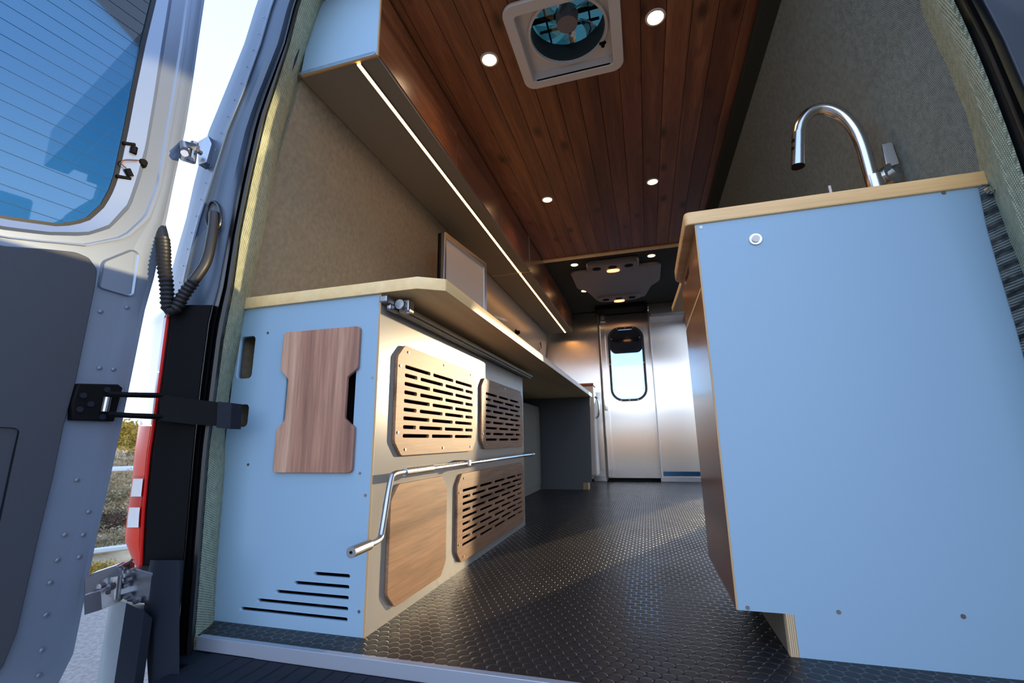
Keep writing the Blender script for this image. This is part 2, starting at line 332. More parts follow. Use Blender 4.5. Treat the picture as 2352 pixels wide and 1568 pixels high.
# ceiling: cedar boards as one slab with shallow grooves, cut round the roof fan
FX0, FX1, FY0, FY1 = -.33, -.01, 1.20, 1.505
bm = new(); x = -.80; bw = .083; k = math.floor(x/bw); e = []
while k*bw < .50:
    xa, xb = k*bw+.0007, (k+1)*bw-.0007; k += 1
    segs = [(.93, 3.36)]
    if xb > FX0 and xa < FX1: segs = [(.93, FY0), (FY1, 3.36)]
    for ya, yb in segs: add_box(bm, max(xa, -.80), min(xb, .475), ya, yb, ZC, ZC+.012, .0015, 1)
add_box(bm, -.80, FX0, .93, 3.36, ZC+.010, ZC+.03); add_box(bm, FX1, .50, .93, 3.36, ZC+.010, ZC+.03)
add_box(bm, FX0, FX1, .93, FY0, ZC+.010, ZC+.03); add_box(bm, FX0, FX1, FY1, 3.36, ZC+.010, ZC+.03)
struct('ceiling', bm, 'cedar', origin=(0, 0, ZC))
struct('trim_2', box(-.69, .475, 3.30, 3.345, ZC-.012, ZC, .003), 'bambooY')
struct('trim_3', box(.455, .52, 1.0, 4.9, ZC-.03, ZC+.02, .004), 'head')                         # dark cove strip on the right
struct('trim_4', box(-.70, .50, 3.345, 4.93, ZC, ZC+.03), 'head')                                # headliner over the front of the box
roof = new()
for (xa, xb, ya, yb) in ((-.9, FX0-.02, .9, 5.3), (FX1+.02, .6, .9, 5.3), (FX0-.02, FX1+.02, .9, FY0-.02), (FX0-.02, FX1+.02, FY1+.02, 5.3)):
    add_box(roof, xa, xb, ya, yb, 1.88, 1.91)
struct('trim_5', roof, 'silver')
# ------------------------------------------------------------------ bulkhead
PX = lambda x, y: at(x, y, Y=YB)
struct('wall_front', (lambda: (lambda b: (add_box(b, -1.12, -.425, YB, YB+.02, 0.02, 1.9), add_box(b, .112, .84, YB-.006, YB+.02, 0.045, 1.80), add_box(b, -.425, .112, YB+.03, YB+.04, 1.66, 1.9), b)[-1])(new()))(), 'steel', origin=(0, 0, 0))
struct('baseboard_front', (lambda b: (add_box(b, -.56, -.425, YB-.02, YB, 0, .05, .003), add_box(b, .10, .80, YB-.02, YB-.006, 0, .045, .003), b)[-1])(new()), 'alu')
struct('trim_6', box(-.436, -.415, YB-.02, YB+.03, .02, 1.83, .003), 'lamdark')                  # dark door post
struct('trim_7', (lambda b: (add_box(b, .104, .116, YB-.03, YB-.006, .045, 1.76, .002), b)[-1])(new()), 'alu')
struct('trim_8', box(.13, .80, YB-.016, YB-.006, .055, .10, .003), plain('blue_kick_strip', (60, 110, 150), .25, 1))
o1 = thing('door_1', None, None, (-.16, YB, .03)); o1['kind'] = 'structure'
wc = [PX(*q) for q in ((1404, 765), (1476, 765), (1478, 921), (1410, 923))]
wx0, wx1, wz0, wz1 = -.315, .02, .83, 1.59
plate('door_panel', rrect(-.41, .108, .035, 1.80, .01), [rrect(wx0, wx1, wz0, wz1, .11, 8)], .03, (0, YB+.03, 0), X_, Z_, 'steel', o1, origin=(0, 0, 0))
plate('window_gasket', rrect(wx0-.022, wx1+.022, wz0-.022, wz1+.022, .13, 10), [rrect(wx0+.004, wx1-.004, wz0+.004, wz1-.004, .105, 10)], .014, (0, YB+.004, 0), X_, Z_, 'rubber', o1, bev=.003)
plate('window_pane', rrect(wx0, wx1, wz0, wz1, .11, 8), [], .004, (0, YB+.02, 0), X_, Z_, 'bglass', o1)
plate('window_shade', rrect(wx0, wx1, 1.33, wz1, .06, 8), [], .01, (0, YB+.05, 0), X_, Z_, 'black', o1)
obj('door_stile', box(-.412, -.36, YB-.012, YB, .04, 1.80, .003), 'steel', o1)
obj('latch', box(-.408, -.375, YB-.03, YB-.01, .72, .84, .004), 'chrome', o1)
b = new()
for i in range(12):
    a = 2*math.pi*i/12; cx = (wx0+wx1)/2+.172*math.cos(a)*1.0; cz = max(wz0+.1, min(wz1-.1, (wz0+wz1)/2+.39*math.sin(a)*1.4))
    cx = min(max(cx, wx0-.011), wx1+.011)
    merge(b, disc((cx, YB-.012, cz+(0 if abs(math.sin(a)) < .8 else .1*math.copysign(1.1, math.sin(a)))), (0, 1, 0), .006, .004, 10))
obj('gasket_screw', b, 'screw', o1)
t = thing('door_track_header', 'steel box header above right bulkhead panel, beside the door', 'header', (.25, YB-.15, 1.70))
bm = wallbm([(.115, 1.66), (.46, 1.66), (.46, 1.80), (.115, 1.80)], YB-.16, YB-.01); obj('cover', bm, 'steelH', t)
obj('track', box(.13, .46, YB-.18, YB-.16, 1.655, 1.69, .004), 'alu', t)
t = thing('door_hanger', 'small steel hanger bracket at top left of bulkhead door', 'bracket', (-.38, YB-.04, 1.70))
obj('plate', box(-.405, -.35, YB-.035, YB-.012, 1.68, 1.80, .004), 'steelH', t); obj('roller', disc((-.375, YB-.05, 1.73), (0, 1, 0), .02, .015), 'zinc', t)
# ------------------------------------------------------------------ left cabinet
cab = thing('storage_cabinet', 'tall grey storage cabinet with walnut vent doors at van rear left', 'cabinet', (-.86, YR, 0))
hl = [rrect(-1.2, -1.021, .597, .716, .012), rrect(-1.2, -1.018, .467, .527, .012), rrect(-.906, -.692, .44, .63, .01)]
for (a, bz) in ((-.776, .1225), (-.829, .0995), (-.880, .077), (-.932, .0545), (-.981, .0325)): hl.append(rrect(a, -.677, bz-.0045, bz+.0045, .0042, 4))
# outer edge of the rear sheet: left of the holes only a thin strip hidden by the trim
hl[0] = rrect(-1.075, -1.021, .597, .716, .012); hl[1] = rrect(-1.075, -1.018, .467, .527, .012)
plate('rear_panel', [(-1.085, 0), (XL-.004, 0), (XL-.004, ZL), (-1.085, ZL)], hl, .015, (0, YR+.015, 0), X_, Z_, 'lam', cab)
VD = [(1.058, 1.643, .386, .681, 'UL'), (1.708, 2.34, .390, .673, 'UR'), (1.052, 1.388, .029, .316, 'LL'), (1.474, 2.34, .029, .312, 'LR')]
sh = [rrect(a+.03, b_-.03, c+.03, d_-.03, .01) for a, b_, c, d_, _ in VD]
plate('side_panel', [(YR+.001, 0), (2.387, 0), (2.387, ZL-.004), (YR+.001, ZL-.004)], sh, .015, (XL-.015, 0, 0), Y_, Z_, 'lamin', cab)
obj('edge_banding', box(XL-.0045, XL+.001, YR-.0005, YR+.0008, 0, ZL, 0), 'plyY', cab)
obj('edge_banding', box(XL-.015, XL, 2.387, 2.3885, 0, ZL, 0), 'plyY', cab)
b = new(); add_box(b, -1.085, XL-.016, 2.37, 2.385, 0, ZL-.005); add_box(b, -1.085, XL-.016, YR+.016, 2.37, .001, .012); add_box(b, -1.085, XL-.016, 1.67, 1.685, .012, ZL-.01); add_box(b, -1.0, XL-.016, 1.045, 1.05, .36, ZL-.01); add_box(b, -1.085, XL-.016, YR+.016, 2.37, .335, .35)  # thin board behind the rear hole is added to stop sun spots
obj('carcass', b, 'dark', cab)
# walnut cover behind which a dark opening shows at both sides
co_ = [(-.917, .714), (-.682, .712), (-.682, .604), (-.711, .582), (-.711, .480), (-.682, .458), (-.682, .351), (-.912, .351), (-.912, .458), (-.889, .480), (-.889, .586), (-.917, .612)]
plate('rear_cover', rpoly(co_, [.012, .012, .004, .004, .004, .004, .012, .012, .004, .004, .004, .004]), [], .010, (0, YR-.001, 0), X_, Z_, 'walnut', cab, bev=.001)
for i, (a, b_, c, d_, nme) in enumerate(VD):
    ch = .036
    ol = rpoly([(a, c+ch), (a+ch, c), (b_-ch, c), (b_, c+ch), (b_, d_-ch), (b_-ch, d_), (a+ch, d_), (a, d_-ch)], .008)
    hs = []
    if nme != 'LL':
        if nme == 'LR': z0s, y0, y1 = .255, 1.52, 2.30
        elif nme == 'UL': z0s, y0, y1 = .623, 1.099, 1.61
        else: z0s, y0, y1 = .612, 1.76, 2.29
        n = 9; pit = .0232; W_ = .153; G_ = .021
        if nme == 'LR': pit = .0218
        for r_ in range(n):
            z = z0s-r_*pit
            y = y0 if r_ % 2 == 0 else y0-.082
            while y < y1-.02:
                s0, s1 = max(y, y0), min(y+W_, y1)
                if s1-s0 > .02: hs.append(rrect(s0, s1, z-.0045, z+.0045, .0043, 3))
                y += W_+G_
    d = plate('vent_door' if hs else 'plain_door', ol, hs, .009, (XL+.001, 0, 0), Y_, Z_, 'walnutV', cab, bev=.001)
    if not hs: d['label'] = 'solid walnut door without slots'
    for (sy, sz) in ((a+.055, c+.016), ((a+b_)/2, c+.016), (b_-.055, c+.016), (a+.055, d_-.016), ((a+b_)/2, d_-.016), (b_-.055, d_-.016), (a+.014, c+.06), (a+.014, d_-.06)):
        if hs: obj('screw', disc((XL+.0105, sy, sz), (1, 0, 0), .0035, .0015, 10), 'screw', d)
for (sx, sz) in ((-.98, .72), (-.646, .58), (-1.0, .37), (-.647, .30), (-.648, .052), (-.665, .35)):
    obj('screw', disc((sx, YR-.0015, sz), (0, 1, 0), .0035, .002, 10), 'screw', cab)
# power cable bundle seen through the upper slot
t = thing('cable_bundle', 'dark blue cables inside upper slot of rear cabinet', 'cable', (-1.05, 1.10, .56))
obj('cable', tube(smoothpath([(-1.07, 1.10, .56), (-1.045, 1.06, .62), (-1.03, 1.09, .67), (-1.0, 1.12, .74)]), .012), plain('blue_cable', (32, 40, 62), .5), t)
obj('cable', tube(smoothpath([(-1.06, 1.13, .70), (-1.04, 1.10, .65), (-1.0, 1.14, .60)]), .010), plain('brown_cable', (96, 66, 48), .5), t)
# ------------------------------------------------------------------ left worktop
wt = [(-1.075, .972), (-.525, .972), (-.464, 1.012), (-.452, 4.16), (-1.075, 4.16)]
wp = thing('worktop', 'long bamboo worktop with clipped corner along left wall', 'worktop', (-.8, YR, ZL))
plate('slab', rpoly(wt, .004, 2), [], .032, (0, 0, ZL), X_, Y_, 'bambooY', wp, bev=.001)
# aluminium slide rail under the worktop
t = thing('slide_rail', 'grey aluminium slide rail with end clamps under left worktop', 'rail', (-.6, 1.0, .765))
b = new(); add_box(b, -.624, -.600, 1.03, 2.46, .757, .782, .003); add_box(b, -.600, -.590, 1.03, 2.46, .763, .776, .003)
obj('rail', b, plain('rail_grey', (140, 136, 124), .35, .8), t)
b = new(); add_box(b, -.628, -.606, .968, 1.03, .768, .786, .003); add_box(b, -.618, -.604, .985, 1.03, .752, .768, .004)
obj('clamp', b, 'zinc', t)
b = new(); add_box(b, -.604, -.572, 1.02, 1.05, .754, .788, .004); merge(b, disc((-.592, 1.005, .771), (0, 1, 0), .013, .02, 16)); merge(b, disc((-.58, 1.03, .752), (0, 0, 1), .006, .01, 10)); obj('clamp', b, 'zinc', t)
# crank for the awning clipped along the cabinet
t = thing('awning_crank', 'silver awning crank rod clipped along cabinet side, handle pointing to camera', 'crank', (-.57, 1.5, .2))
XC = -.585
obj('rod', tube([(XC, 1.16, .349), (XC, 2.42, .349)], .0065), 'chrome', t)
obj('sleeve', tube([(XC, 1.05, .349), (XC, 1.20, .349)], .010), 'alu', t)
e = [Vector((XC, 1.06, .349)), Vector((XC, 1.00, .349)), Vector((XC, .985, .34)), Vector((XC+.002, .955, .225)), Vector((XC+.004, .945, .212)), Vector((XC+.006, .90, .211)), Vector((XC+.006, .88, .211))]
obj('elbow', tube(smoothpath(e, 3), .0068), 'alu', t)
hdl = obj('handle', tube([(XC+.006, .90, .211), (XC+.008, .835, .210)], .011, 20), 'alu', t)
obj('end_hole', disc((XC+.008, .8338, .210), (0, 1, 0), .003, .001, 10), 'black', hdl)
for y in (1.47,): obj('clip', (lambda b: (add_box(b, XL, XC+.010, y-.012, y+.012, .338, .360, .004), b)[-1])(new()), 'zinc', t)
obj('clip', box(XL, XC+.008, 2.375, 2.387, .340, .358, .004), 'zinc', t)
# desk support panel & appliance at the far end
t = thing('desk_support_panel', 'dark blue-grey upright panel under far end of worktop', 'panel', (-.8, 4.1, 0))
plate('panel', [(-1.08, 0), (-.565, 0), (-.565, .06), (-.485, .06), (-.465, ZL-.001), (-1.08, ZL-.001)], [], .016, (0, 4.116, 0), X_, Z_, 'desk', t)
obj('foot_block', box(-.563, -.515, 4.10, 4.20, 0, .058, .002), plain('oak_block', (176, 150, 116), .6), t)
t = thing('slim_appliance', 'white slim upright appliance with looped handle beyond the worktop', 'appliance', (-.5, 4.5, 0))
obj('body', box(-.62, -.462, 4.42, 4.60, .09, .93, .015, 3), 'white', t)
obj('top', box(-.64, -.46, 4.41, 4.61, .93, .955, .006), plain('red_brown_top', (150, 74, 48), .5), t)
hp = [(-.455, 4.44, .82), (-.425, 4.44, .80), (-.42, 4.44, .72), (-.425, 4.44, .64), (-.455, 4.44, .62)]
obj('handle', tube(smoothpath([(p[0], p[1]-.02, p[2]) for p in hp]), .009), 'chrome', t)
# drawers / dark locker below the far worktop (seen as a dark recess)
t = thing('locker', 'dark grey locker in recess under worktop behind vent cabinet', 'locker', (-1.0, 3.2, 0))
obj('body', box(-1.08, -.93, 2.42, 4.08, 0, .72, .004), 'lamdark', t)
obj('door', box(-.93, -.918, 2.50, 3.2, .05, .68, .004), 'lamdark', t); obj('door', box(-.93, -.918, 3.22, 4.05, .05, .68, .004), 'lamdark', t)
# ------------------------------------------------------------------ monitor, backsplash
t = thing('backsplash_panel', 'beige-grey laminate splash panel on left wall above worktop', 'panel', (-.98, 3.6, ZL+.032))
bm = new(); addloft(bm, [[Vector((-1.035, y, ZL+.033)), Vector((-1.03, y, ZL+.033))] for y in (2.3, 4.72)])
bm.free(); bm = wallbm([(-1.05, ZL+.033), (-1.035, ZL+.033), (-.968, 1.545), (-.985, 1.545)], 2.3, 4.74); obj('panel', bm, 'lamin', t)
t = thing('knob_switch', 'small black knob on beige splash panel above worktop', 'knob', (-1.0, 3.5, 1.28))
p = at(1186, 764, X=-.985); obj('base', disc(p+Vector((-.006, 0, 0)), (1, 0, .1), .03, .010, 20), 'black', t); obj('knob', disc(p, (1, 0, .1), .018, .03, 20, .014), 'black', t)
t = thing('wall_port', 'round white port on splash panel near the bulkhead', 'port', (-1.0, 4.35, 1.33))
p = at(1240, 793, X=-.985); bmx = new(); obj('ring', disc(p+Vector((-.01, 0, 0)), (1, 0, .1), .05, .015, 24), 'white', t); obj('lid', disc(p+Vector((.005, 0, 0)), (1, 0, .1), .036, .006, 24), 'chrome', t)
# flat screen standing on the worktop, turned a little towards the rear doors
A = at(1022, 531, X=-.86); dm = Vector((math.sin(math.radians(7.7)), math.cos(math.radians(7.7)), 0)); nmn = Vector((dm.y, -dm.x, 0))
def onm(x, y):
    d = ray(x, y); tt = (A-CO).dot(nmn)/d.dot(nmn); return CO+d*tt
B = onm(1118, 606); w_ = (B-A).dot(dm); zt = (A.z+B.z)/2; zb = ZL+.033
t = thing('flat_screen', 'pale flat screen with silver frame standing on left worktop', 'screen', (A.x, A.y, zb))
o_ = Vector((A.x, A.y, zb))
# sloped top follows the underside line it was cut to
fr = [(0, 0), (w_, 0), (w_, B.z-zb), (0, A.z-zb)]
plate('frame', rpoly(fr, .008), [rpoly([(.018, .02), (w_-.03, .02), (w_-.03, B.z-zb-.03), (.018, A.z-zb-.03)], .004)], .022, o_-nmn*.022, dm, Z_, 'alu', t, bev=.002)
plate('display', [(.015, .015), (w_-.027, .015), (w_-.027, B.z-zb-.028), (.015, A.z-zb-.028)], [], .012, o_-nmn*.018, dm, Z_, plain('pale_screen', (190, 186, 180), .25), t)
plate('back_cover', rpoly(fr, .008), [], .016, o_-nmn*.039, dm, Z_, 'black', t)
# ------------------------------------------------------------------ overhead cabinets with led strip
ZO = 1.548; XO = -.687
def overhead(y0, y1, seams, label):
    t = thing('overhead_cabinet', label, 'cabinet', (-.83, (y0+y1)/2, ZO), 'overhead cabinets along the left wall')
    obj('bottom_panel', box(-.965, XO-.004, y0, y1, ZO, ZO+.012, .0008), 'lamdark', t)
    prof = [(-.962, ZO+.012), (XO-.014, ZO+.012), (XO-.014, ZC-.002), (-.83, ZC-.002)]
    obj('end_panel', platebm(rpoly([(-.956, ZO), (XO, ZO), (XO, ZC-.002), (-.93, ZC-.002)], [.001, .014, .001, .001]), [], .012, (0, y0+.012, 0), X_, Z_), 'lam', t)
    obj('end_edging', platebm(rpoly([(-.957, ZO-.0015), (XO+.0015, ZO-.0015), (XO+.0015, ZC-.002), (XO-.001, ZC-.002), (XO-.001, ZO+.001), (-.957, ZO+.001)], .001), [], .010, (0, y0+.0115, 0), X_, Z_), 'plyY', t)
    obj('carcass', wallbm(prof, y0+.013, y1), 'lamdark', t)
    ys = [y0+.012]+list(seams)+[y1]
    for a, b_ in zip(ys, ys[1:]):
        obj('door', box(XO-.013, XO, a+.0015, b_-.0015, ZO+.008, ZC-.014, .0012), 'walnutY', t)
    return t
overhead(YR, 2.845, (1.585, 2.215), 'rear overhead cabinet, walnut doors, grey end panel nearest the camera')
overhead(2.848, 4.72, (3.47, 4.1), 'front overhead cabinet, walnut doors, running up to the bulkhead')
for (a, b_, lb) in ((.995, 2.835, 'glowing warm light strip under the rear overhead cabinet, nearest the camera'), (2.86, 4.70, 'glowing warm light strip under the front overhead cabinet by the bulkhead')):
    t = thing('led_strip_light', lb, 'light', (-.757, (a+b_)/2, ZO-.006), 'led strips under the overhead cabinets')
    b = new(); add_box(b, -.7655, -.763, a, b_, ZO-.007, ZO); add_box(b, -.751, -.7485, a, b_, ZO-.007, ZO); obj('channel', b, 'alu', t)
    obj('diffuser', box(-.763, -.751, a+.001, b_-.001, ZO-.006, ZO-.0005), 'led', t)
# ------------------------------------------------------------------ downlights
def downlight(x, y, z, label):
    t = thing('downlight', label, 'light', (x, y, z), 'small round ceiling downlights')
    c = Vector((x, y, z-.004)); b = new(); n = 32
    ring = [[b.verts.new((x+r_*math.cos(2*math.pi*k/n), y+r_*math.sin(2*math.pi*k/n), zz)) for k in range(n)] for r_, zz in ((.034, z), (.033, z-.003), (.027, z-.004), (.025, z-.001))]
    for p, q in zip(ring, ring[1:]):
        for k in range(n): b.faces.new((p[k], p[(k+1) % n], q[(k+1) % n], q[k]))
    bmesh.ops.recalc_face_normals(b, faces=b.faces)
    obj('ring', b, 'white', t, smooth=True); obj('lens', disc((x, y, z-.003), (0, 0, 1), .0255, .003, 28), 'lamp', t)
    L = bpy.data.lights.new('downlight_glow', 'SPOT'); L.energy = 5; L.color = (1, .72, .44); L.spot_size = 2.3; L.spot_blend = .8; L.shadow_soft_size = .025
    lo_ = bpy.data.objects.new('downlight_glow', L); col.objects.link(lo_); lo_.location = (x, y, z-.012)
for (x, y, lb) in ((-.461, 1.355, 'round downlight in cedar left of the roof fan'), (.131, 1.355, 'round downlight in cedar right of the roof fan'), (-.463, 2.41, 'left downlight of the middle pair in the cedar ceiling'), (.133, 2.40, 'right downlight of the middle pair in the cedar ceiling'),
        (-.464, 3.48, 'round downlight in dark headliner left of the first air vents'), (.135, 3.48, 'round downlight in dark headliner right of the first air vents'), (-.474, 4.17, 'small downlight in dark headliner nearest the bulkhead, left'), (.118, 4.15, 'small downlight in dark headliner nearest the bulkhead, right')):
    downlight(x, y, ZC, lb)
# ------------------------------------------------------------------ roof fan
t = thing('roof_fan', 'white square roof fan with smoky teal dome in cedar ceiling', 'fan', (-.17, 1.35, ZC))
plate('frame', rrect(-.362, .020, 1.162, 1.536, .045, 8), [rrect(-.325, -.018, 1.205, 1.500, .012, 4)], .014, (0, 0, ZC-.014), X_, Y_, 'white', t, bev=.003)
b = new()
add_box(b, -.329, -.325, 1.201, 1.504, ZC-.01, ZC+.09); add_box(b, -.018, -.014, 1.201, 1.504, ZC-.01, ZC+.09); add_box(b, -.329, -.014, 1.201, 1.205, ZC-.01, ZC+.09); add_box(b, -.329, -.014, 1.500, 1.504, ZC-.01, ZC+.09)
obj('shroud', b, 'white', t)
fc = (-.165, 1.345)
circ = [(fc[0]+.132*math.cos(2*math.pi*k/40), fc[1]+.132*math.sin(2*math.pi*k/40)) for k in range(40)]
plate('fan_plate', rrect(-.325, -.018, 1.205, 1.500, .002, 2), [circ], .006, (0, 0, ZC+.03), X_, Y_, 'white', t)
b = new(); n = 48
rg = [[b.verts.new((fc[0]+r_*math.cos(2*math.pi*k/n), fc[1]+r_*math.sin(2*math.pi*k/n), z)) for k in range(n)] for r_, z in ((.142, ZC+.030), (.140, ZC+.018), (.132, ZC+.016), (.130, ZC+.026))]
for p, q in zip(rg, rg[1:]):
    for k in range(n): b.faces.new((p[k], p[(k+1) % n], q[(k+1) % n], q[k]))
bmesh.ops.recalc_face_normals(b, faces=b.faces); obj('round_bezel', b, 'white', t, smooth=True)
b = new(); rg = [[b.verts.new((fc[0]+r_*math.cos(2*math.pi*k/n), fc[1]+r_*math.sin(2*math.pi*k/n), z)) for k in range(n)] for r_, z in ((.130, ZC+.026), (.130, ZC+.10))]
for k in range(n): b.faces.new((rg[0][k], rg[0][(k+1) % n], rg[1][(k+1) % n], rg[1][k]))
obj('duct', b, 'duct', t, smooth=True)
obj('hub', disc((fc[0], fc[1], ZC+.052), (0, 0, 1), .036, .05, 28, .042), 'acp', t)
for k in range(6):
    a = 2*math.pi*k/6+.3; b = new(); rows = []
    for i in range(6):
        r_ = .036+i*.016; w2 = .012+.004*i; ca, sa = math.cos(a+.1*i), math.sin(a+.1*i)
        rows.append([Vector((fc[0]+ca*r_-sa*s*w2, fc[1]+sa*r_+ca*s*w2, ZC+.078+s*.010)) for s in (-1, 0, 1)])
    addloft(b, rows); bb_ = bmesh.ops.solidify(b, geom=b.faces[:], thickness=.0015); obj('blade', b, glass('blade_smoke_%d' % k, (.35, .55, .56, 1), .03), t, smooth=True)
b = new()
for dx, dy in ((1, 0), (0, 1)):
    for s in (-.045, .045): pass
add_box(b, fc[0]-.13, fc[0]+.13, fc[1]-.008, fc[1]+.008, ZC+.095, ZC+.105); add_box(b, fc[0]-.007, fc[0]+.007, fc[1]-.13, fc[1]+.13, ZC+.095, ZC+.105)
add_box(b, fc[0]-.11, fc[0]+.11, fc[1]+.055, fc[1]+.062, ZC+.105, ZC+.112); add_box(b, fc[0]-.08, fc[0]-.074, fc[1]-.11, fc[1]+.11, ZC+.105, ZC+.112); add_box(b, fc[0]+.074, fc[0]+.08, fc[1]-.11, fc[1]+.11, ZC+.105, ZC+.112)
obj('strut', b, 'black', t)
b = new(); rows = []
for r_, z in ((.19, ZC+.10), (.185, ZC+.15), (.15, ZC+.18), (.07, ZC+.19), (.001, ZC+.192)):
    rows.append([Vector((fc[0]+r_*math.cos(2*math.pi*k/32), fc[1]+r_*math.sin(2*math.pi*k/32), z)) for k in range(33)])
addloft(b, rows); bmesh.ops.remove_doubles(b, verts=b.verts, dist=.0005); obj('dome', b, 'teal', t, smooth=True)
p = at(1385, 108, Z=ZC+.0); b = new()
for k in range(3):
    a = math.radians(90+120*k); merge(b, tube([(p.x, p.y, ZC+.014), (p.x+.012*math.cos(a), p.y+.012*math.sin(a), ZC+.012)], .005, 10))
merge(b, disc((p.x, p.y, ZC+.004), (0, 0, 1), .007, .03, 14)); obj('crank_knob', b, 'black', t)
# ------------------------------------------------------------------ rooftop air conditioner
t = thing('air_conditioner', 'grey ceiling air conditioner with round vents in dark headliner', 'air conditioner', (-.15, 3.8, ZC))
plate('housing', rpoly([(-.52, 3.60), (.21, 3.60), (.21, 4.02), (.14, 4.13), (.08, 4.46), (-.38, 4.46), (-.44, 4.13), (-.52, 4.02)], .05), [], .03, (0, 0, ZC-.03), X_, Y_, 'acp', t, bev=.008)
for (y, nme) in ((3.50, 1), (4.36, 2)):
    ho = rpoly([(-.37, y-.07), (.04, y-.07), (.04, y+.06), (-.04, y+.10), (-.29, y+.10), (-.37, y+.06)], .05)
    d = plate('vent_pod', ho, [], .05, (0, 0, ZC-.05), X_, Y_, 'acp', t, bev=.012)
    for dx in (-.29, -.165, -.04): obj('vent_grille', disc((dx, y+.005, ZC-.053), (0, 0, 1), .034, .004, 24), 'black', d)
    obj('lamp_lens', platebm([( -.165+.05*math.cos(2*math.pi*k/28), y+.075+.028*math.sin(2*math.pi*k/28)) for k in range(28)], [], .01, (0, 0, ZC-.058), X_, Y_), emis('warm_pod_lamp_%d' % nme, (255, 170, 110), 3), d)
# black curved housing in front of the bulkhead top
t = thing('header_cover', 'black rounded cover above the bulkhead door', 'cover', (-.2, 4.8, 1.72))
plate('shell', rpoly([(-.43, 4.70), (.10, 4.70), (.10, 4.93), (-.43, 4.93)], .03), [], .05, (0, 0, ZC-.05), X_, Y_, 'black', t, bev=.01)
# ------------------------------------------------------------------ kitchen unit
kc = thing('kitchen_cabinet', 'large pale blue-grey kitchen cabinet with walnut drawers on the right', 'cabinet', (.45, 1.3, 0))
plate('rear_panel', [(XK+.002, .076), (.238, .076), (.238, 0), (.765, 0), (.742, .5), (.714, ZK), (XK+.002, ZK)], [], .015, (0, YK+.015, 0), X_, Z_, 'lam', kc)
obj('kick_board', box(.238, .253, YK+.016, 1.55, 0, .076, 0), 'lamdark', kc)
obj('kick_edge', box(.2375, .2535, YK-.0005, YK+.0158, 0, .0755, 0), 'ply', kc)
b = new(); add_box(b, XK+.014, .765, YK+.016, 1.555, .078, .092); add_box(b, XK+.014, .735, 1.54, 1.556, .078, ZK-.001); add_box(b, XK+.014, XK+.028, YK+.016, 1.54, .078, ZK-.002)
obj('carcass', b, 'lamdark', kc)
def front(z0, z1, name, slot=False):
    hs = [rrect(1.31, 1.45, z1-.045, z1-.018, .012)] if slot else []
    return plate(name, rrect(YK+.002, 1.556, z0, z1, .003, 2), hs, .012, (XK+.001, 0, 0), Y_, Z_, 'walnutY' if slot else 'walnutY', kc, bev=.0006)
front(.775, ZK-.004, 'drawer', True); front(.079, .766, 'door')
obj('divider', box(XK+.002, XK+.006, YK+.001, 1.556, .766, .775), 'bambooY', kc)
obj('edge_banding', box(XK+.001, XK+.0045, YK-.0008, YK+.0012, .077, ZK-.003), 'plyY', kc)
bt = obj('button_lock', disc(at(1735, 550, Y=YK)+Vector((0, .0, 0)), (0, -1, 0), .0135, .004, 28), 'chrome', kc)
obj('button_cap', disc(at(1735, 550, Y=YK)+Vector((0, -.003, 0)), (0, -1, 0), .0085, .004, 24), 'white', bt)
for q in ((1610, 522), (2167, 443), (1717, 1395), (1926, 1405), (2212, 1415), (1803, 1458)):
    if q[0] == 1803: continue
    obj('screw', disc(at(*q, Y=YK)+Vector((0, .001, 0)), (0, -1, 0), .0042, .002, 12), 'screw', kc)
kt = thing('kitchen_worktop', 'thick bamboo worktop with rounded corner on the kitchen cabinet', 'worktop', (.45, 1.3, ZK))
plate('slab', rpoly([(.127, YK-.006), (.742, YK-.006), (.744, 1.2), (.744, 1.575), (.16, 1.575), (.127, 1.53)], [.015, .004, .004, .004, .01, .02]), [], .033, (0, 0, ZK), X_, Y_, 'bamboo', kt, bev=.003)
lf = plate('flip_up_leaf', rpoly([(.152, 1.58), (.45, 1.58), (.45, 1.945), (.138, 1.945)], .006), [], .022, (0, 0, ZK+.006), X_, Y_, 'bambooY', kt, bev=.001)
# mesh strip beside the panel with a bolt
def pl(pts, Y): return [at(x, y, Y=Y) for x, y in pts]
ms = thing('mesh_strap', 'dark woven mesh strip bolted beside the kitchen cabinet', 'mesh strip', (.74, 1.0, .2))
rows_y = [424, 520, 620, 750, 900, 1100, 1400, 1700]
me_l = [(424, 2246), (466, 2251), (600, 2288), (750, 2333), (1000, 2400), (1400, 2500), (1700, 2560)]
me_r = [(416, 2284), (493, 2305), (638, 2352), (800, 2410), (1100, 2500), (1400, 2580), (1700, 2650)]
b = addloft(new(), [[at(interp(me_l, y), y, Y=1.107) for y in rows_y], [at(interp(me_r, y), y, Y=1.095) for y in rows_y], [at(interp(me_r, y)+25, y, Y=1.09) for y in rows_y]])
obj('webbing', b, 'mesh', ms)
obj('bolt', disc(at(2273, 437, Y=1.09), (0, -1, .2), .009, .006, 20, .006), 'chrome', ms)
# ------------------------------------------------------------------ faucet
YF = 1.33
t = thing('faucet', 'brushed nickel gooseneck faucet with side lever on kitchen worktop', 'faucet', (.64, YF, ZK+.033))
px = [(2005, 420), (1995, 380), (1981, 330), (1962, 292), (1933, 262), (1895, 247), (1862, 255), (1840, 280), (1834, 310)]
pts = [at(x, y, Y=YF) for x, y in px]; p0 = pts[0]
base = Vector((p0.x+.012, YF, ZK+.033))
obj('neck', tube(smoothpath([base+Vector((0, 0, .01))]+pts+[at(1834, 312, Y=YF)], 3), .0165, 24), 'nickel', t, smooth=True)
obj('base', tube([base, base+Vector((-.001, 0, .055)), at(2007, 405, Y=YF)], [.021, .021, .0205], 24), 'nickel', t, smooth=True)
sp = obj('spray_head', tube([at(1834.5, 306, Y=YF), at(1833, 382, Y=YF)], [.0172, .0185], 24), 'nickel', t, smooth=True)
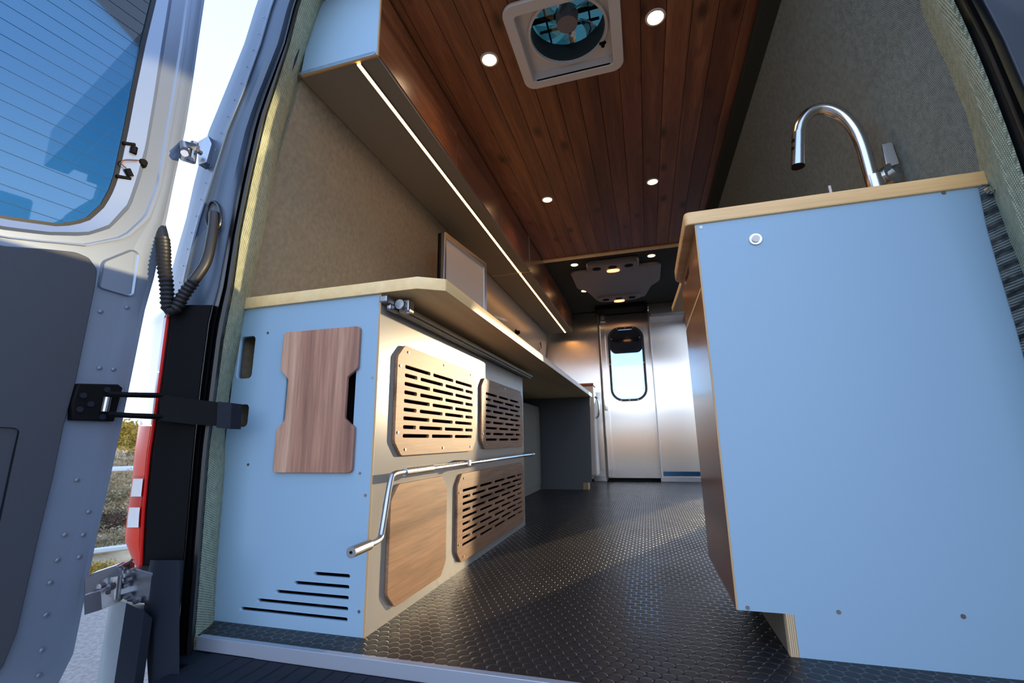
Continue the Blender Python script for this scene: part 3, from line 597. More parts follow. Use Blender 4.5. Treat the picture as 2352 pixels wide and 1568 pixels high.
obj('nozzle', disc(at(1833, 382.5, Y=YF), (0, 0, -1), .0165, .002, 20), 'black', sp)
for y in (325, 343): p = at(1822, y, Y=YF-.004); obj('spray_button', tube([p+Vector((.008, 0, 0)), p+Vector((-.003, -.003, 0))], [.0075, .006], 14), 'black', sp)
hb = at(2046, 401, Y=YF); hbm = tube([Vector((base.x, YF, hb.z-.015)), hb], [.013, .020], 20); merge(hbm, disc(hb+Vector((-.004, .006, 0)), (.42, -.9, .05), .0285, .016, 32)); obj('lever_hub', hbm, 'nickel', t, smooth=True)
la = at(2036, 385, Y=YF); lb_ = at(2026, 334, Y=YF); obj('lever', (lambda b: (merge(b, platebm([(0, 0), (.026, 0), (.020, (lb_-la).length), (-.002, (lb_-la).length)], [], .006, la, Vector((.94, -.2, .0)).normalized(), (lb_-la).normalized(), .0006)), b)[-1])(new()), 'nickel', t)
t = thing('tap_pin', 'short white pin standing behind kitchen worktop edge left of faucet', 'pin', (.53, YF, ZK+.033))
p = at(1905, 427, Y=YF); obj('pin', tube([(p.x+.006, YF, ZK+.033), p], .0035, 12), 'white', t)
struct('gap_light_block', box(-.9, .8, YB+.07, YB+.09, -.02, .45), 'dark')  # dark board added to block outside glow under the bulkhead door
# ------------------------------------------------------------------ rear opening trims (left)
rows = list(range(-220, 1620, 40))
cE = [(-260, 850), (0, 738), (170, 680), (289, 646), (400, 622), (533, 599), (676, 566), (783, 549), (875, 532), (925, 515), (998, 514), (1072, 514), (1181, 505), (1290, 496), (1417, 489), (1480, 492), (1620, 500)]
cD = [(-260, 790), (0, 687), (98, 664), (200, 632), (265, 610), (401, 578), (533, 551), (665, 534), (768, 513), (864, 501), (921, 494), (1036, 478), (1181, 467), (1417, 449), (1507, 442), (1620, 430)]
cC = [(-260, 776), (0, 674), (100, 648), (235, 594), (300, 574), (400, 551), (533, 525), (660, 501), (730, 482), (883, 462), (1036, 446), (1290, 424), (1400, 414), (1507, 408), (1620, 402)]
cB = [(-260, 735), (0, 626), (100, 597), (200, 562), (300, 520), (400, 488), (512, 452), (638, 422), (720, 405), (900, 392), (1300, 352), (1620, 330)]
cA = [(-260, 690), (0, 592), (100, 561), (200, 521), (300, 480), (400, 450), (500, 428), (612, 396), (720, 376), (900, 360), (1300, 318), (1620, 300)]
def cv(tab, Y, rs=rows, dx=0): return [at(interp(tab, y)+dx, y, Y=Y) for y in rs]
def mid(a, b, s, Y, dx=0, rs=rows): return [at(interp(a, y)*(1-s)+interp(b, y)*s+dx, y, Y=Y) for y in rs]
def back(c, dy, dx): return [p+Vector((dx, dy, 0)) for p in c]
rT = [y for y in rows if y <= 1500]
struct('trim_9', addloft(new(), [back(cv(cD, .93, rT), .05, -.01), cv(cD, .898, rT), mid(cD, cE, .08, .896, 0, rT), mid(cD, cE, .5, .928, 0, rT), mid(cD, cE, .92, .962, 0, rT), cv(cE, .972, rT), back(cv(cE, .972, rT), .03, -.02)]), 'fabT', smooth=True)
struct('trim_10', addloft(new(), [back(cv(cC, .885), .06, 0), cv(cC, .885), mid(cC, cD, .12, .868), mid(cC, cD, .35, .866), mid(cC, cD, .45, .876), mid(cC, cD, .6, .868), mid(cC, cD, .85, .872), mid(cC, cD, 1.02, .893)]), 'rubber', smooth=True)
body = new()
rU = [y for y in rows if y <= 720]
addloft(body, [back(cv(cA, .93, rU), .10, -.01), cv(cA, .93, rU), mid(cA, cB, .35, .885, 0, rU), mid(cA, cB, .8, .872, 0, rU), mid(cA, cB, .93, .864, 0, rU), cv(cB, .858, rU), mid(cB, cC, .05, .860, 0, rU), mid(cB, cC, .10, .866, 0, rU), mid(cB, cC, .5, .870, 0, rU), mid(cB, cC, .8, .880, 0, rU), cv(cC, .892, rU)])
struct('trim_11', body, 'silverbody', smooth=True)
b = new()
for y in range(40, 700, 38): 
    p = at(interp(cA, y)*.25+interp(cB, y)*.75, y, Y=.868); merge(b, disc(p, (0, -1, 0), .0022, .0018, 8))
struct('trim_12', b, 'silver')
# black cover beside the tail light and dark lower body
rM = [y for y in rows if 700 <= y <= 1310]
def cL(y): return interp([(700, 388), (726, 385), (856, 368), (974, 352), (1036, 342), (1181, 328), (1310, 322)], y)
struct('trim_13', addloft(new(), [[at(cL(y), y, Y=1.0) for y in rM], [at(cL(y), y, Y=.83) for y in rM], [at(cL(y)+12, y, Y=.822) for y in rM], [at(cL(y)*.5+interp(cC, y)*.5, y, Y=.835) for y in rM], [at(interp(cC, y)-4, y, Y=.85) for y in rM], cv(cC, .90, rM)]), 'black', smooth=True)
struct('trim_14', addloft(new(), [[at(388, 722, Y=.83), at(472, 738, Y=.85)], [at(386, 712, Y=.86), at(474, 728, Y=.88)], [at(392, 706, Y=.93), at(478, 718, Y=.93)]]), 'silverdk')
rLw = [1286, 1320, 1360, 1400, 1450, 1500, 1560, 1640]
lowL = [(1286, 322), (1320, 320), (1391, 330), (1640, 335)]
struct('trim_15', addloft(new(), [[at(interp([(1286, 345), (1390, 330), (1640, 345)], y), y, Y=.90) for y in rLw], [at(interp([(1286, 345), (1390, 330), (1640, 345)], y), y, Y=.80) for y in rLw], [at(interp([(1286, 360), (1390, 352), (1640, 368)], y), y, Y=.79) for y in rLw], [at(412, y, Y=.80) for y in rLw], [at(interp(cC, y)-1, y, Y=.84) for y in rLw], [at(interp(cC, y), y, Y=.9) for y in rLw]]), 'navy', smooth=True)
# bumper corner
bp_ = thing('rear_bumper', 'grey rear bumper corner below the left hinge', 'bumper', (-1.1, .75, -.3))
ring = [(250, 1391), (262, 1378), (290, 1384), (332, 1404), (350, 1420)]
b = addloft(new(), [[at(x, y, Y=Y)+Vector((0, 0, dz)) for (x, y), Y in zip(ring[:3], (.86, .80, .77))] for dz in (0, -.004, -.05, -.35)])
obj('corner_skin', b, plain('bumper_grey', (122, 134, 140), .5), bp_, smooth=True)
obj('inner_skin', addloft(new(), [[at(x, y, Y=Y)+Vector((0, 0, dz)) for (x, y), Y in zip(ring[2:], (.77, .765, .78))] for dz in (0, -.004, -.05, -.35)]), 'navy', bp_, smooth=True)
b = new(); vs = [b.verts.new(at(x, y, Y=Y)) for (x, y), Y in zip(ring, (.86, .80, .77, .765, .78))]+[b.verts.new(at(345, 1390, Y=.92)), b.verts.new(at(262, 1372, Y=.95))]; b.faces.new(vs)
obj('top_cap', b, 'navy', bp_)
struct('trim_23', box(-1.02, -.90, .84, .96, -.14, -.027, .004), 'navy')
# rear step with ribs
st = thing('rear_step', 'dark blue ribbed plastic entry step below the rear threshold', 'step', (0, .8, -.05))
b = new(); add_box(b, -.955, .95, .70, .895, -.09, -.025, .004, 3); obj('tread', b, 'navy', st)
b = new()
for k in range(44): add_box(b, -.90+k*.04, -.875+k*.04, .72, .885, -.027, -.0235, .001, 1)
obj('tread_rib', b, 'navy', st)
# ------------------------------------------------------------------ tail light
tl = thing('tail_light', 'tall red and clear tail light on the left rear corner', 'tail light', (-1.13, .83, .2))
def lens(name, ys, wl, mat, yf=.822, parent=tl):
    b = new(); L_ = []
    for s, (Yd, k) in enumerate(((.95, 0), (.86, 0), (.832, .18), (.824, .5), (yf, .82), (.828, 1))):
        L_.append([at(cL(y)-wl(y)*(1-k)+1, y, Y=Yd) for y in ys])
    addloft(b, L_); return obj(name, b, mat, parent, smooth=True)
def rr(a, b_, n=8): return [a+(b_-a)*k/n for k in range(n+1)]
wl = lambda y: interp([(712, 14), (722, 50), (740, 54), (855, 48), (974, 34), (1100, 33), (1240, 40), (1290, 18), (1305, 8)], y)
lens('clear_upper_lens', rr(712, 852), wl, 'clear'); lens('clear_middle_lens', rr(855, 976), wl, 'clear')
lens('orange_lens', rr(978, 1092), wl, 'redor'); lens('red_band', rr(1092, 1212, 10), wl, 'red'); lens('red_lower_lens', rr(1212, 1304), wl, 'redor')
edge = [(cL(y), y) for y in rr(716, 1304, 30)]
obj('red_rim', tube([at(x+1, y, Y=.822) for x, y in edge], .0035, 8), 'red', tl)
for (ya, yb) in ((1099, 1140), (1165, 1211)):
    b = addloft(new(), [[at(cL(y)-wl(y)*(1-k)-1, y, Y=Yd) for y in rr(ya, yb)] for Yd, k in ((.83, .12), (.820, .5), (.816, .8))]); obj('reverse_lens', b, 'clear', tl, smooth=True)
# ------------------------------------------------------------------ rear door (opened past a right angle)
aD = math.radians(7.73); D0 = Vector((-1.17, .72, 0)); dd = Vector((-math.sin(aD), -math.cos(aD), 0)); dn = Vector((math.cos(aD), -math.sin(aD), 0))
def D(s, z, off=0): return D0+dd*s+dn*off+Z_*z
def Dp(x, y, off=0):
    d = ray(x, y); o = D0+dn*off; tt = (o-CO).dot(dn)/d.dot(dn); return CO+d*tt
def sz(x, y): p = Dp(x, y)-D0; return (p.dot(dd), p.z)
dr = thing('door_2', None, None, tuple(D(0, 0))); dr['kind'] = 'structure'
SW = .86; ZT = 1.78; ZB = -.13
gl = [(.033, 1.70), (.033, 1.581), (.038, 1.433), (.04, 1.282), (.04, 1.183), (.042, 1.054), (.046, 1.013), (.056, .966), (.077, .922), (.099, .900), (.125, .883), (.168, .872), (.209, .862), (.35, .85), (.60, .85), (.72, .87), (.77, .92), (.785, 1.0), (.79, 1.3), (.77, 1.62), (.72, 1.70)]
oute = [(-.07, 1.75), (-.080, 1.702), (-.081, 1.578), (-.083, 1.406), (-.083, 1.267), (-.076, 1.098), (-.072, .964), (-.066, .83), (-.058, .746), (-.053, .587), (-.049, .465), (-.043, .331), (-.037, .215), (-.034, .10), (-.031, .008), (-.014, -.04), (.02, -.09), (.07, -.12), (.14, -.13), (SW-.06, -.13), (SW, -.08), (SW, 1.70), (SW-.08, ZT), (0, ZT)]
# inner sheet
plate('inner_sheet', oute, [gl], .012, tuple(D(0, 0, -.012)), -dd, Z_, 'silver', dr) if False else None
pb = platebm([(-s, z) for s, z in oute], [[(-s, z) for s, z in gl]], .012, D(0, 0, -.006), -dd, Z_)
obj('inner_sheet', pb, 'silver', dr)
# rolled flanges round the glass: raised lip, recess, rounded shoulder towards the hinge edge
h0 = [(.033, 1.70)]+gl[1:15]
h1 = [(.010, 1.70), (.010, 1.606), (.008, 1.452), (.005, 1.307), (.004, 1.155), (.010, 1.066), (.018, .991), (.047, .921), (.082, .888), (.144, .862), (.206, .846), (.35, .835), (.60, .835)]
h2 = [(-.036, 1.70), (-.037, 1.655), (-.041, 1.497), (-.042, 1.344), (-.041, 1.196), (-.04, 1.069), (-.026, .978), (.011, .909), (.078, .862), (.148, .842), (.204, .828), (.35, .815), (.60, .815)]
def dc(c, off, ds=0, n=60): return resamp([D(s+ds, z, off) for s, z in c], n)
def mx(a, b, s): return [p*(1-s)+q*s for p, q in zip(a, b)]
H0, H1, H2 = dc(h0, 0), dc(h1, 0), dc(h2, 0)
o3 = lambda c, off: [p+dn*off for p in c]
b = addloft(new(), [o3(H0, .0), o3(H0, .010), o3(mx(H0, H1, .7), .014), o3(H1, .016), o3(mx(H1, H2, .08), .013), o3(mx(H1, H2, .25), .006), o3(mx(H1, H2, .75), .005), o3(mx(H1, H2, .92), .006), o3(H2, .0105), o3(mx(H2, H1, -.15), .0108)])
obj('window_flange', b, 'silver', dr, smooth=True)
HE = resamp([D(s, z) for s, z in oute[:15]], 60)
sh2 = resamp([D(s-.01, z) for s, z in [(-.036, 1.70), (-.041, 1.497), (-.042, 1.344), (-.041, 1.196), (-.04, 1.069), (-.028, .978), (-.005, .90), (.0, .75), (.01, .5), (.012, .3), (.02, .1), (.03, .0)]], 60)
b = addloft(new(), [o3(sh2, .0061), o3(mx(sh2, HE, .3), .0066), o3(mx(sh2, HE, .7), .0068), o3(mx(sh2, HE, .9), .0050), o3(HE, -.006), o3(HE, -.03), o3(HE, -.05)])
obj('hinge_edge', b, 'silver', dr, smooth=True)
# glass
pb = platebm([(-s, z) for s, z in gl], [], .004, D(0, 0, -.002), -dd, Z_); obj('glass', pb, 'dglass', dr)
cxg, czg = .41, 1.28
def shrink(poly, d):
    out = []; n = len(poly)
    for i in range(n):
        a = Vector(poly[i-1]); p = Vector(poly[i]); c = Vector(poly[(i+1) % n]); t1 = (p-a).normalized(); t2 = (c-p).normalized(); tt = (t1+t2).normalized(); nr = Vector((-tt.y, tt.x))
        out.append(tuple(p+nr*d))
    return out
sg = 1 if area2(gl) > 0 else -1
pb = platebm([(-s, z) for s, z in gl], [[(-s, z) for s, z in shrink(gl, .008*sg)]], .006, D(0, 0, .0015), -dd, Z_); obj('glass_border', pb, 'rubber', dr)
b = new()
for k in range(24):
    z = .90+k*.0345
    add_tube(b, [D(.045 if z > 1.02 else .10-(z-.9)*.4, z, .0025), D(.77, z, .0025)], .0006, 4)
obj('heater_wire', b, plain('heater_line', (52, 74, 92), .6), dr)
# trim panel
tr = [(.80, .80), (.201, .807), (.14, .825), (.094, .836), (.07, .832), (.052, .81), (.05, .778), (.052, .557), (.058, .468), (.059, .358), (.063, .261), (.068, .083), (.078, .03), (.12, -.03), (.80, -.05)]
ins = [(.80, .462), (.146, .462), (.121, .46), (.121, .40), (.121, .10), (.14, .06), (.80, .05)]
pb = platebm([(-s, z) for s, z in rpoly(tr, .006, 2)], [[(-s, z) for s, z in rpoly(ins, .012, 4)]], .012, D(0, 0, .006), -dd, Z_, .002); tp = obj('trim_panel', pb, 'dtrim', dr)
pb = platebm([(-s, z) for s, z in shrink(ins, (.004 if area2(ins) > 0 else -.004))], [], .006, D(0, 0, .007), -dd, Z_); obj('pocket', pb, 'dtrim', tp)
# pressed triangle
tri = [(.043, .81), (.044, .836), (-.008, .886), (-.025, .880), (-.027, .775), (-.019, .768), (.043, .772)]
to = rpoly(tri, .010, 4); ti = shrink(to, .005*(1 if area2(to) > 0 else -1))
b = addloft(new(), [[D(s, z, .0065) for s, z in to+to[:1]], [D(s, z, .0135) for s, z in shrink(to, .001*(1 if area2(to) > 0 else -1))+shrink(to, .001*(1 if area2(to) > 0 else -1))[:1]], [D(s, z, .0110) for s, z in ti+ti[:1]]]); vs = [b.verts.new(D(s, z, .0110)) for s, z in ti]; b.faces.new(vs)
obj('pressed_recess', b, 'silver', dr, smooth=True)
# lower band outside the trim panel
LW = resamp([D(s, z) for s, z in [(-.02, .90), (.044, .84), (.05, .778), (.052, .557), (.058, .468), (.063, .261), (.068, .083), (.085, .0)]], 60)
b = addloft(new(), [o3(LW, .006), o3(mx(LW, sh2, .1), .012), o3(mx(LW, sh2, .8), .022), o3(sh2, .0222)])
b.free()
# weld dimples
for q in ((178, 1102), (205, 1175), (150, 1228), (192, 1228), (133, 1286), (183, 1279), (116, 1338), (107, 1412), (97, 1493), (232, 715), (293, 706), (230, 845), (262, 848), (90, 1551)):
    p = Dp(*q, .0092); obj('dimple', disc(p, dn, .0045, .0012, 12, .002), 'silverdk', dr)
# heater plugs on the glass edge
hp_ = thing('heater_connector', 'two black heater plugs with thin wire at window edge', 'connector', tuple(Dp(310, 370, .02)))
for (a, c) in (((283, 328), (310, 332)), ((268, 404), (300, 410))):
    obj('tab', tube([Dp(*a, .012), Dp(*c, .014)], .004, 8), 'black', hp_)
for (a, c) in (((306, 352), (309, 338)), ((292, 388), (300, 405))): obj('plug', tube([Dp(*a, .016), Dp(*c, .016)], .007, 10), 'black', hp_)
obj('wire', tube(smoothpath([Dp(290, 386, .018), Dp(277, 375, .02), Dp(284, 366, .02), Dp(318, 368, .02)]), .0016, 8), plain('brown_wire', (110, 66, 50), .5), hp_)
obj('grommet', disc(Dp(325, 375, .008), dn, .012, .012, 20, .008), 'black', hp_)
# unseen right rear door, frame and clear pane shaped to cut the added spot
d3 = thing('door_3', None, None, (.93, .86, 0)); d3['kind'] = 'structure'
plate('inner_sheet', rpoly([(-.05, -.13), (.90, -.13), (.90, 1.75), (-.05, 1.75)], .02), [rpoly([(.0, .915), (.893, .915), (.893, 1.42), (.0, 1.42)], .02)], .04, (.93, 0, 0), Y_, Z_, 'silverdk', d3)
plate('trim_panel', rpoly([(.0, -.05), (.8, -.05), (.8, .80), (.0, .80)], .04), [], .012, (.918, 0, 0), Y_, Z_, 'dtrim', d3)
plate('glass', rpoly([(.0, .915), (.89, .915), (.89, 1.42), (.0, 1.42)], .02), [], .004, (.95, 0, 0), Y_, Z_, glass('clear_door_glass', (.9, .9, .9, 1), .0), d3)
# ------------------------------------------------------------------ door check strap
ck = thing('door_check', 'black door check strap from left door to slot beside cabinet', 'door check', tuple(Dp(210, 925, .01)))
b = new(); q = [(166, 882), (258, 884), (268, 892), (248, 968), (150, 965), (152, 925)]
vv = [sz(*p) for p in q]
pb = platebm([(-s, z) for s, z in vv], [], .02, D(0, 0, .006), -dd, Z_, .003); bk = obj('bracket', pb, 'black', ck)
for p in ((190, 908), (207, 928), (182, 940), (245, 895), (235, 957)): obj('rivet', disc(Dp(*p, .026), dn, .006, .004, 12), 'navy', bk)
b = tube([Dp(247, 912, .034), Dp(240, 945, .034)], .007, 12); obj('roller', b, 'alu', ck)
pa = [Dp(205, 930, .04)]
def P3(x, y, Y): return at(x, y, Y=Y)
for (y1, y2, y3) in (((905), 908, 915), ((951), 957, 962)):
    b = new(); add_tube(b, [Dp(250, y1, .035), P3(300, (y1+y2)/2, .74), P3(372, y2, .80)], .0060, 4); obj('arm', b, 'black', ck)
b = new()
c1 = [P3(366, 905, .795), P3(366, 967, .795), P3(366, 967, .815), P3(366, 905, .815)]
path = [((366, 906), (366, 965), .795), ((440, 916), (438, 974), .83), ((500, 924), (498, 978), .86), ((532, 928), (530, 981), .885)]
rws = []
for (a, c, Yv) in path: rws.append([P3(*a, Yv), P3(*c, Yv), P3(*c, Yv)+Y_*.014, P3(*a, Yv)+Y_*.014, P3(*a, Yv)])
addloft(b, rws); b.faces.new([b.verts.new(v) for v in rws[0][:4]]); b.faces.new([b.verts.new(v) for v in rws[-1][:4]]); obj('strap', b, 'black', ck)
b = new(); rws = []
for (a, c, Yv) in (((500, 922), (497, 982), .853), ((532, 926), (529, 985), .878)): rws.append([P3(*a, Yv), P3(*c, Yv), P3(*c, Yv)+Y_*.03, P3(*a, Yv)+Y_*.03, P3(*a, Yv)])
addloft(b, rws); b.faces.new([b.verts.new(v) for v in rws[-1][:4]]); obj('end_block', b, 'navy', ck)
# ------------------------------------------------------------------ hinges
def hingeset(label, pts_arm, plate_c, sc_):
    t = thing('hinge', label, None, tuple(plate_c)); t.parent = dr; t.location = plate_c-wloc(dr)
    return t
hg = hingeset('large cast silver hinge low on left door above bumper', None, P3(310, 1345, .80), 1)
arm = [[P3(192, 1322, .70), P3(280, 1296, .775), P3(290, 1306, .785)], [P3(192, 1362, .70), P3(278, 1330, .775), P3(290, 1335, .785)]]
b = new(); 
top = [P3(190, 1325, .715), P3(270, 1298, .775), P3(285, 1302, .785), P3(285, 1330, .785), P3(262, 1340, .77), P3(192, 1370, .715)]
f1 = [b.verts.new(p) for p in top]; f2 = [b.verts.new(p+Vector((-.01, .03, .004))) for p in top]
b.faces.new(f1); b.faces.new(f2[::-1])
for i in range(6): b.faces.new((f1[i], f1[(i+1) % 6], f2[(i+1) % 6], f2[i]))
bmesh.ops.recalc_face_normals(b, faces=b.faces); bmesh.ops.bevel(b, geom=b.edges[:], offset=.003, segments=2, affect='EDGES'); obj('arm', b, 'alu', hg)
b = new(); top = [P3(192, 1368, .70), P3(265, 1338, .765), P3(268, 1368, .765), P3(235, 1395, .74), P3(194, 1412, .70)]
f1 = [b.verts.new(p) for p in top]; f2 = [b.verts.new(p+Vector((0, .03, 0))) for p in top]; b.faces.new(f1); b.faces.new(f2[::-1])
for i in range(5): b.faces.new((f1[i], f1[(i+1) % 5], f2[(i+1) % 5], f2[i]))
bmesh.ops.recalc_face_normals(b, faces=b.faces); obj('arm', b, 'zinc', hg)
obj('pin', tube([P3(268, 1322, .765), P3(262, 1375, .765)], .010, 16), 'zinc', hg)
b = new(); qq = [P3(282, 1312, .79), P3(300, 1304, .79), P3(352, 1318, .79), P3(344, 1388, .79), P3(284, 1382, .79)]
f1 = [b.verts.new(p) for p in qq]; f2 = [b.verts.new(p+Vector((0, .03, 0))) for p in qq]; b.faces.new(f1); b.faces.new(f2[::-1])
for i in range(5): b.faces.new((f1[i], f1[(i+1) % 5], f2[(i+1) % 5], f2[i]))
bmesh.ops.recalc_face_normals(b, faces=b.faces); bmesh.ops.bevel(b, geom=b.edges[:], offset=.004, segments=2, affect='EDGES'); pm = obj('mounting_plate', b, 'alu', hg)
for q in ((300, 1327), (292, 1342), (298, 1366), (282, 1362), (320, 1377)): obj('bolt', disc(P3(*q, .785), (0, -1, 0), .006, .010, 6), 'zinc', pm)
for q in ((262, 1345), (250, 1358), (240, 1345)): obj('bolt', disc(P3(*q, .75), (0, -1, 0), .007, .010, 6), 'zinc', hg)
b = addloft(new(), [[P3(308, 1284, .80), P3(296, 1300, .79), P3(288, 1318, .785)], [P3(302, 1282, .78), P3(288, 1300, .78), P3(283, 1316, .78)]]); bmesh.ops.solidify(b, geom=b.faces[:], thickness=.004); obj('spring', b, 'zinc', hg)
hu = hingeset('small upper silver hinge high on left door against sky', None, P3(450, 345, .82), 1)
b = new(); qq = [P3(455, 325, .85), P3(478, 312, .865), P3(486, 330, .87), P3(474, 372, .862), P3(455, 378, .85)]
f1 = [b.verts.new(p) for p in qq]; f2 = [b.verts.new(p+Vector((0, .025, 0))) for p in qq]; b.faces.new(f1); b.faces.new(f2[::-1])
for i in range(5): b.faces.new((f1[i], f1[(i+1) % 5], f2[(i+1) % 5], f2[i]))
bmesh.ops.recalc_face_normals(b, faces=b.faces); obj('mounting_plate', b, 'alu', hu)
obj('pin', tube([P3(447, 328, .84), P3(440, 372, .84)], .010, 14), 'zinc', hu)
obj('arm', tube([P3(447, 336, .84), P3(420, 330, .80), P3(424, 345, .78)], .009, 8), 'zinc', hu)
obj('arm', tube([P3(440, 368, .84), P3(420, 362, .80), P3(424, 352, .78)], .009, 8), 'zinc', hu)
obj('bolt', disc(P3(432, 350, .80), (0, -1, 0), .009, .012, 6), 'zinc', hu); obj('bolt', disc(P3(462, 352, .845), (0, -1, 0), .007, .012, 6), 'zinc', hu)
# ------------------------------------------------------------------ corrugated wiring hose
wh = thing('wiring_hose', 'black corrugated wiring hose looping from left door to grommet', 'hose', tuple(P3(392, 700, .80)))
path = resamp(smoothpath([P3(352, 470, .80), P3(366, 510, .79), P3(376, 560, .785), P3(376, 610, .78), P3(384, 660, .79), P3(384, 712, .80), P3(402, 712, .81), P3(425, 670, .815), P3(455, 632, .825), P3(476, 600, .835), P3(487, 545, .845), P3(491, 512, .855), P3(492, 490, .86)], 3), 240)
rs_ = []
for k in range(240):
    s = k/239
    rs_.append((.0145+.0018*math.sin(k*2*math.pi/4)) if (.22 < s < .66) else (.0125 if s >= .66 else min(.0145, .010+.02*s)))
b = new(); add_tube(b, path, rs_, 14); obj('hose', b, plain('hose_black', (34, 32, 32), .45), wh, smooth=True)
gm = [P3(491+17*math.cos(a), 497+34*math.sin(a), .862) for a in [2*math.pi*k/28 for k in range(29)]]
obj('grommet', tube(gm, .0035, 8), 'rubber', wh)
# ------------------------------------------------------------------ rear opening trims (right)
rE = [(-260, 1960), (0, 2113), (55, 2136), (121, 2170), (187, 2199), (250, 2228), (324, 2257), (397, 2280), (470, 2307), (534, 2328), (592, 2352), (800, 2430), (1100, 2530), (1400, 2600), (1640, 2650)]
rD = [(-260, 2060), (0, 2191), (43, 2211), (95, 2234), (149, 2257), (212, 2282), (281, 2308), (330, 2326), (402, 2351), (600, 2420), (900, 2530), (1200, 2620), (1640, 2720)]
rC = [(-260, 2085), (0, 2213), (72, 2251), (172, 2294), (316, 2352), (600, 2465), (900, 2570), (1200, 2660), (1640, 2760)]
rB = [(-260, 2140), (0, 2258), (75, 2300), (195, 2352), (400, 2450), (700, 2570), (1100, 2700), (1640, 2860)]
rr2 = list(range(-260, 1640, 50))
struct('trim_16', addloft(new(), [back(cv(rE, 1.07, rr2), .10, .03), cv(rE, 1.07, rr2), mid(rE, rD, .15, 1.04, 0, rr2), mid(rE, rD, .5, .99, 0, rr2), mid(rE, rD, .85, .965, 0, rr2), cv(rD, .965, rr2), back(cv(rD, .965, rr2), .04, .0)]), 'fabT', smooth=True)
struct('trim_17', addloft(new(), [back(cv(rD, .97, rr2), .03, 0), cv(rD, .97, rr2), mid(rD, rC, .8, .955, 0, rr2), cv(rC, .93, rr2), mid(rC, rB, .12, .925, 0, rr2), mid(rC, rB, .25, .94, 0, rr2), mid(rC, rB, .4, .945, 0, rr2)]), 'rubber', smooth=True)
struct('trim_18', addloft(new(), [mid(rC, rB, .38, .948, 0, rr2), mid(rC, rB, .8, .93, 0, rr2), mid(rC, rB, .96, .905, 0, rr2)]), 'shadepaint', smooth=True)
struct('trim_21', addloft(new(), [mid(rC, rB, .96, .905, 0, rr2), cv(rB, .897, rr2), mid(rC, rB, 1.10, .905, 0, rr2)]), 'silver', smooth=True)  # narrow silver strip painted in as the highlight along the pillar fold
struct('trim_22', addloft(new(), [mid(rC, rB, 1.10, .905, 0, rr2), mid(rC, rB, 2.2, .90, 0, rr2), mid(rC, rB, 5, .86, 0, rr2)]), 'shadepaint', smooth=True)
# rear header closing the roof edge above the frame
struct('trim_19', (lambda b: (add_box(b, -.95, .66, .86, .96, 1.84, 2.06, .01), b)[-1])(new()), 'silver')
# ------------------------------------------------------------------ outside
def gridbm(x0, x1, y0, y1, nx, ny, f):
    b = new(); rows = [[Vector((x0+(x1-x0)*i/nx, y0+(y1-y0)*j/ny, f(x0+(x1-x0)*i/nx, y0+(y1-y0)*j/ny))) for j in range(ny+1)] for i in range(nx+1)]
    return addloft(b, rows)
g = obj('ground', gridbm(-400, 400, -400, 400, 8, 8, lambda x, y: -.76), 'dirt', origin=(0, 0, 0)); g['kind'] = 'structure'
g = obj('paving', box(-4.6, 30, -14, 14, -.78, -.72), 'asphalt', origin=(0, 0, 0)); g['kind'] = 'structure'
def hills(x, y):
    r = math.hypot(x, y); a = math.atan2(y, x)
    return -.8+max(0, (r-150)/250)*(9+4*math.sin(3*a+1)+3*math.sin(7*a))
bm = new(); rows_ = []
for i in range(5):
    r = 150+i*50; rows_.append([Vector((r*math.cos(2*math.pi*k/72), r*math.sin(2*math.pi*k/72), hills(r*math.cos(2*math.pi*k/72), r*math.sin(2*math.pi*k/72)))) for k in range(73)])
# keep the sunny front right low so that the sun clears it
addloft(bm, rows_); g = obj('hills', bm, 'hill', smooth=True, origin=(0, 0, 0)); g['kind'] = 'structure'
def blob(c, r, sq=(1, 1, 1), n=3, amp=.35, seed=0):
    rnd = random.Random(seed); b = new(); bmesh.ops.create_icosphere(b, subdivisions=n, radius=1)
    ph = [rnd.uniform(0, 6) for _ in range(6)]
    for v in b.verts:
        d = v.co.normalized(); k = 1+amp*(math.sin(5*d.x+ph[0])*math.sin(6*d.y+ph[1])+.6*math.sin(11*d.z+ph[2])*math.sin(12*d.x+ph[3])+rnd.uniform(-.08, .08))
        v.co = Vector((c[0]+d.x*k*r*sq[0], c[1]+d.y*k*r*sq[1], c[2]+d.z*k*r*sq[2]))
    return b
def leafball(c, r, sq, n, size, seed):
    rnd = random.Random(seed); b = new()
    cl = [(rnd.uniform(-.6, .6), rnd.uniform(-.6, .6), rnd.uniform(-.5, .6)) for _ in range(14)]
    for _ in range(n):
        q = rnd.choice(cl); d = Vector((rnd.gauss(0, 1), rnd.gauss(0, 1), rnd.gauss(0, 1))).normalized()*rnd.uniform(.1, .48)
        p = Vector(((q[0]+d.x)*r*sq[0]+c[0], (q[1]+d.y)*r*sq[1]+c[1], (q[2]+d.z)*r*sq[2]+c[2]))
        u = Vector((rnd.gauss(0, 1), rnd.gauss(0, 1), rnd.gauss(0, 1))).normalized(); v = u.orthogonal().normalized(); s_ = size*rnd.uniform(.6, 1.3)
        b.faces.new([b.verts.new(p+u*s_), b.verts.new(p+v*s_*.5), b.verts.new(p-u*s_), b.verts.new(p-v*s_*.5)])
    return b
def gpt(px_, dist, z): 
    d = ray(px_, 1040); d = Vector((d.x, d.y, 0)).normalized(); return Vector((d.x*dist, d.y*dist, z))
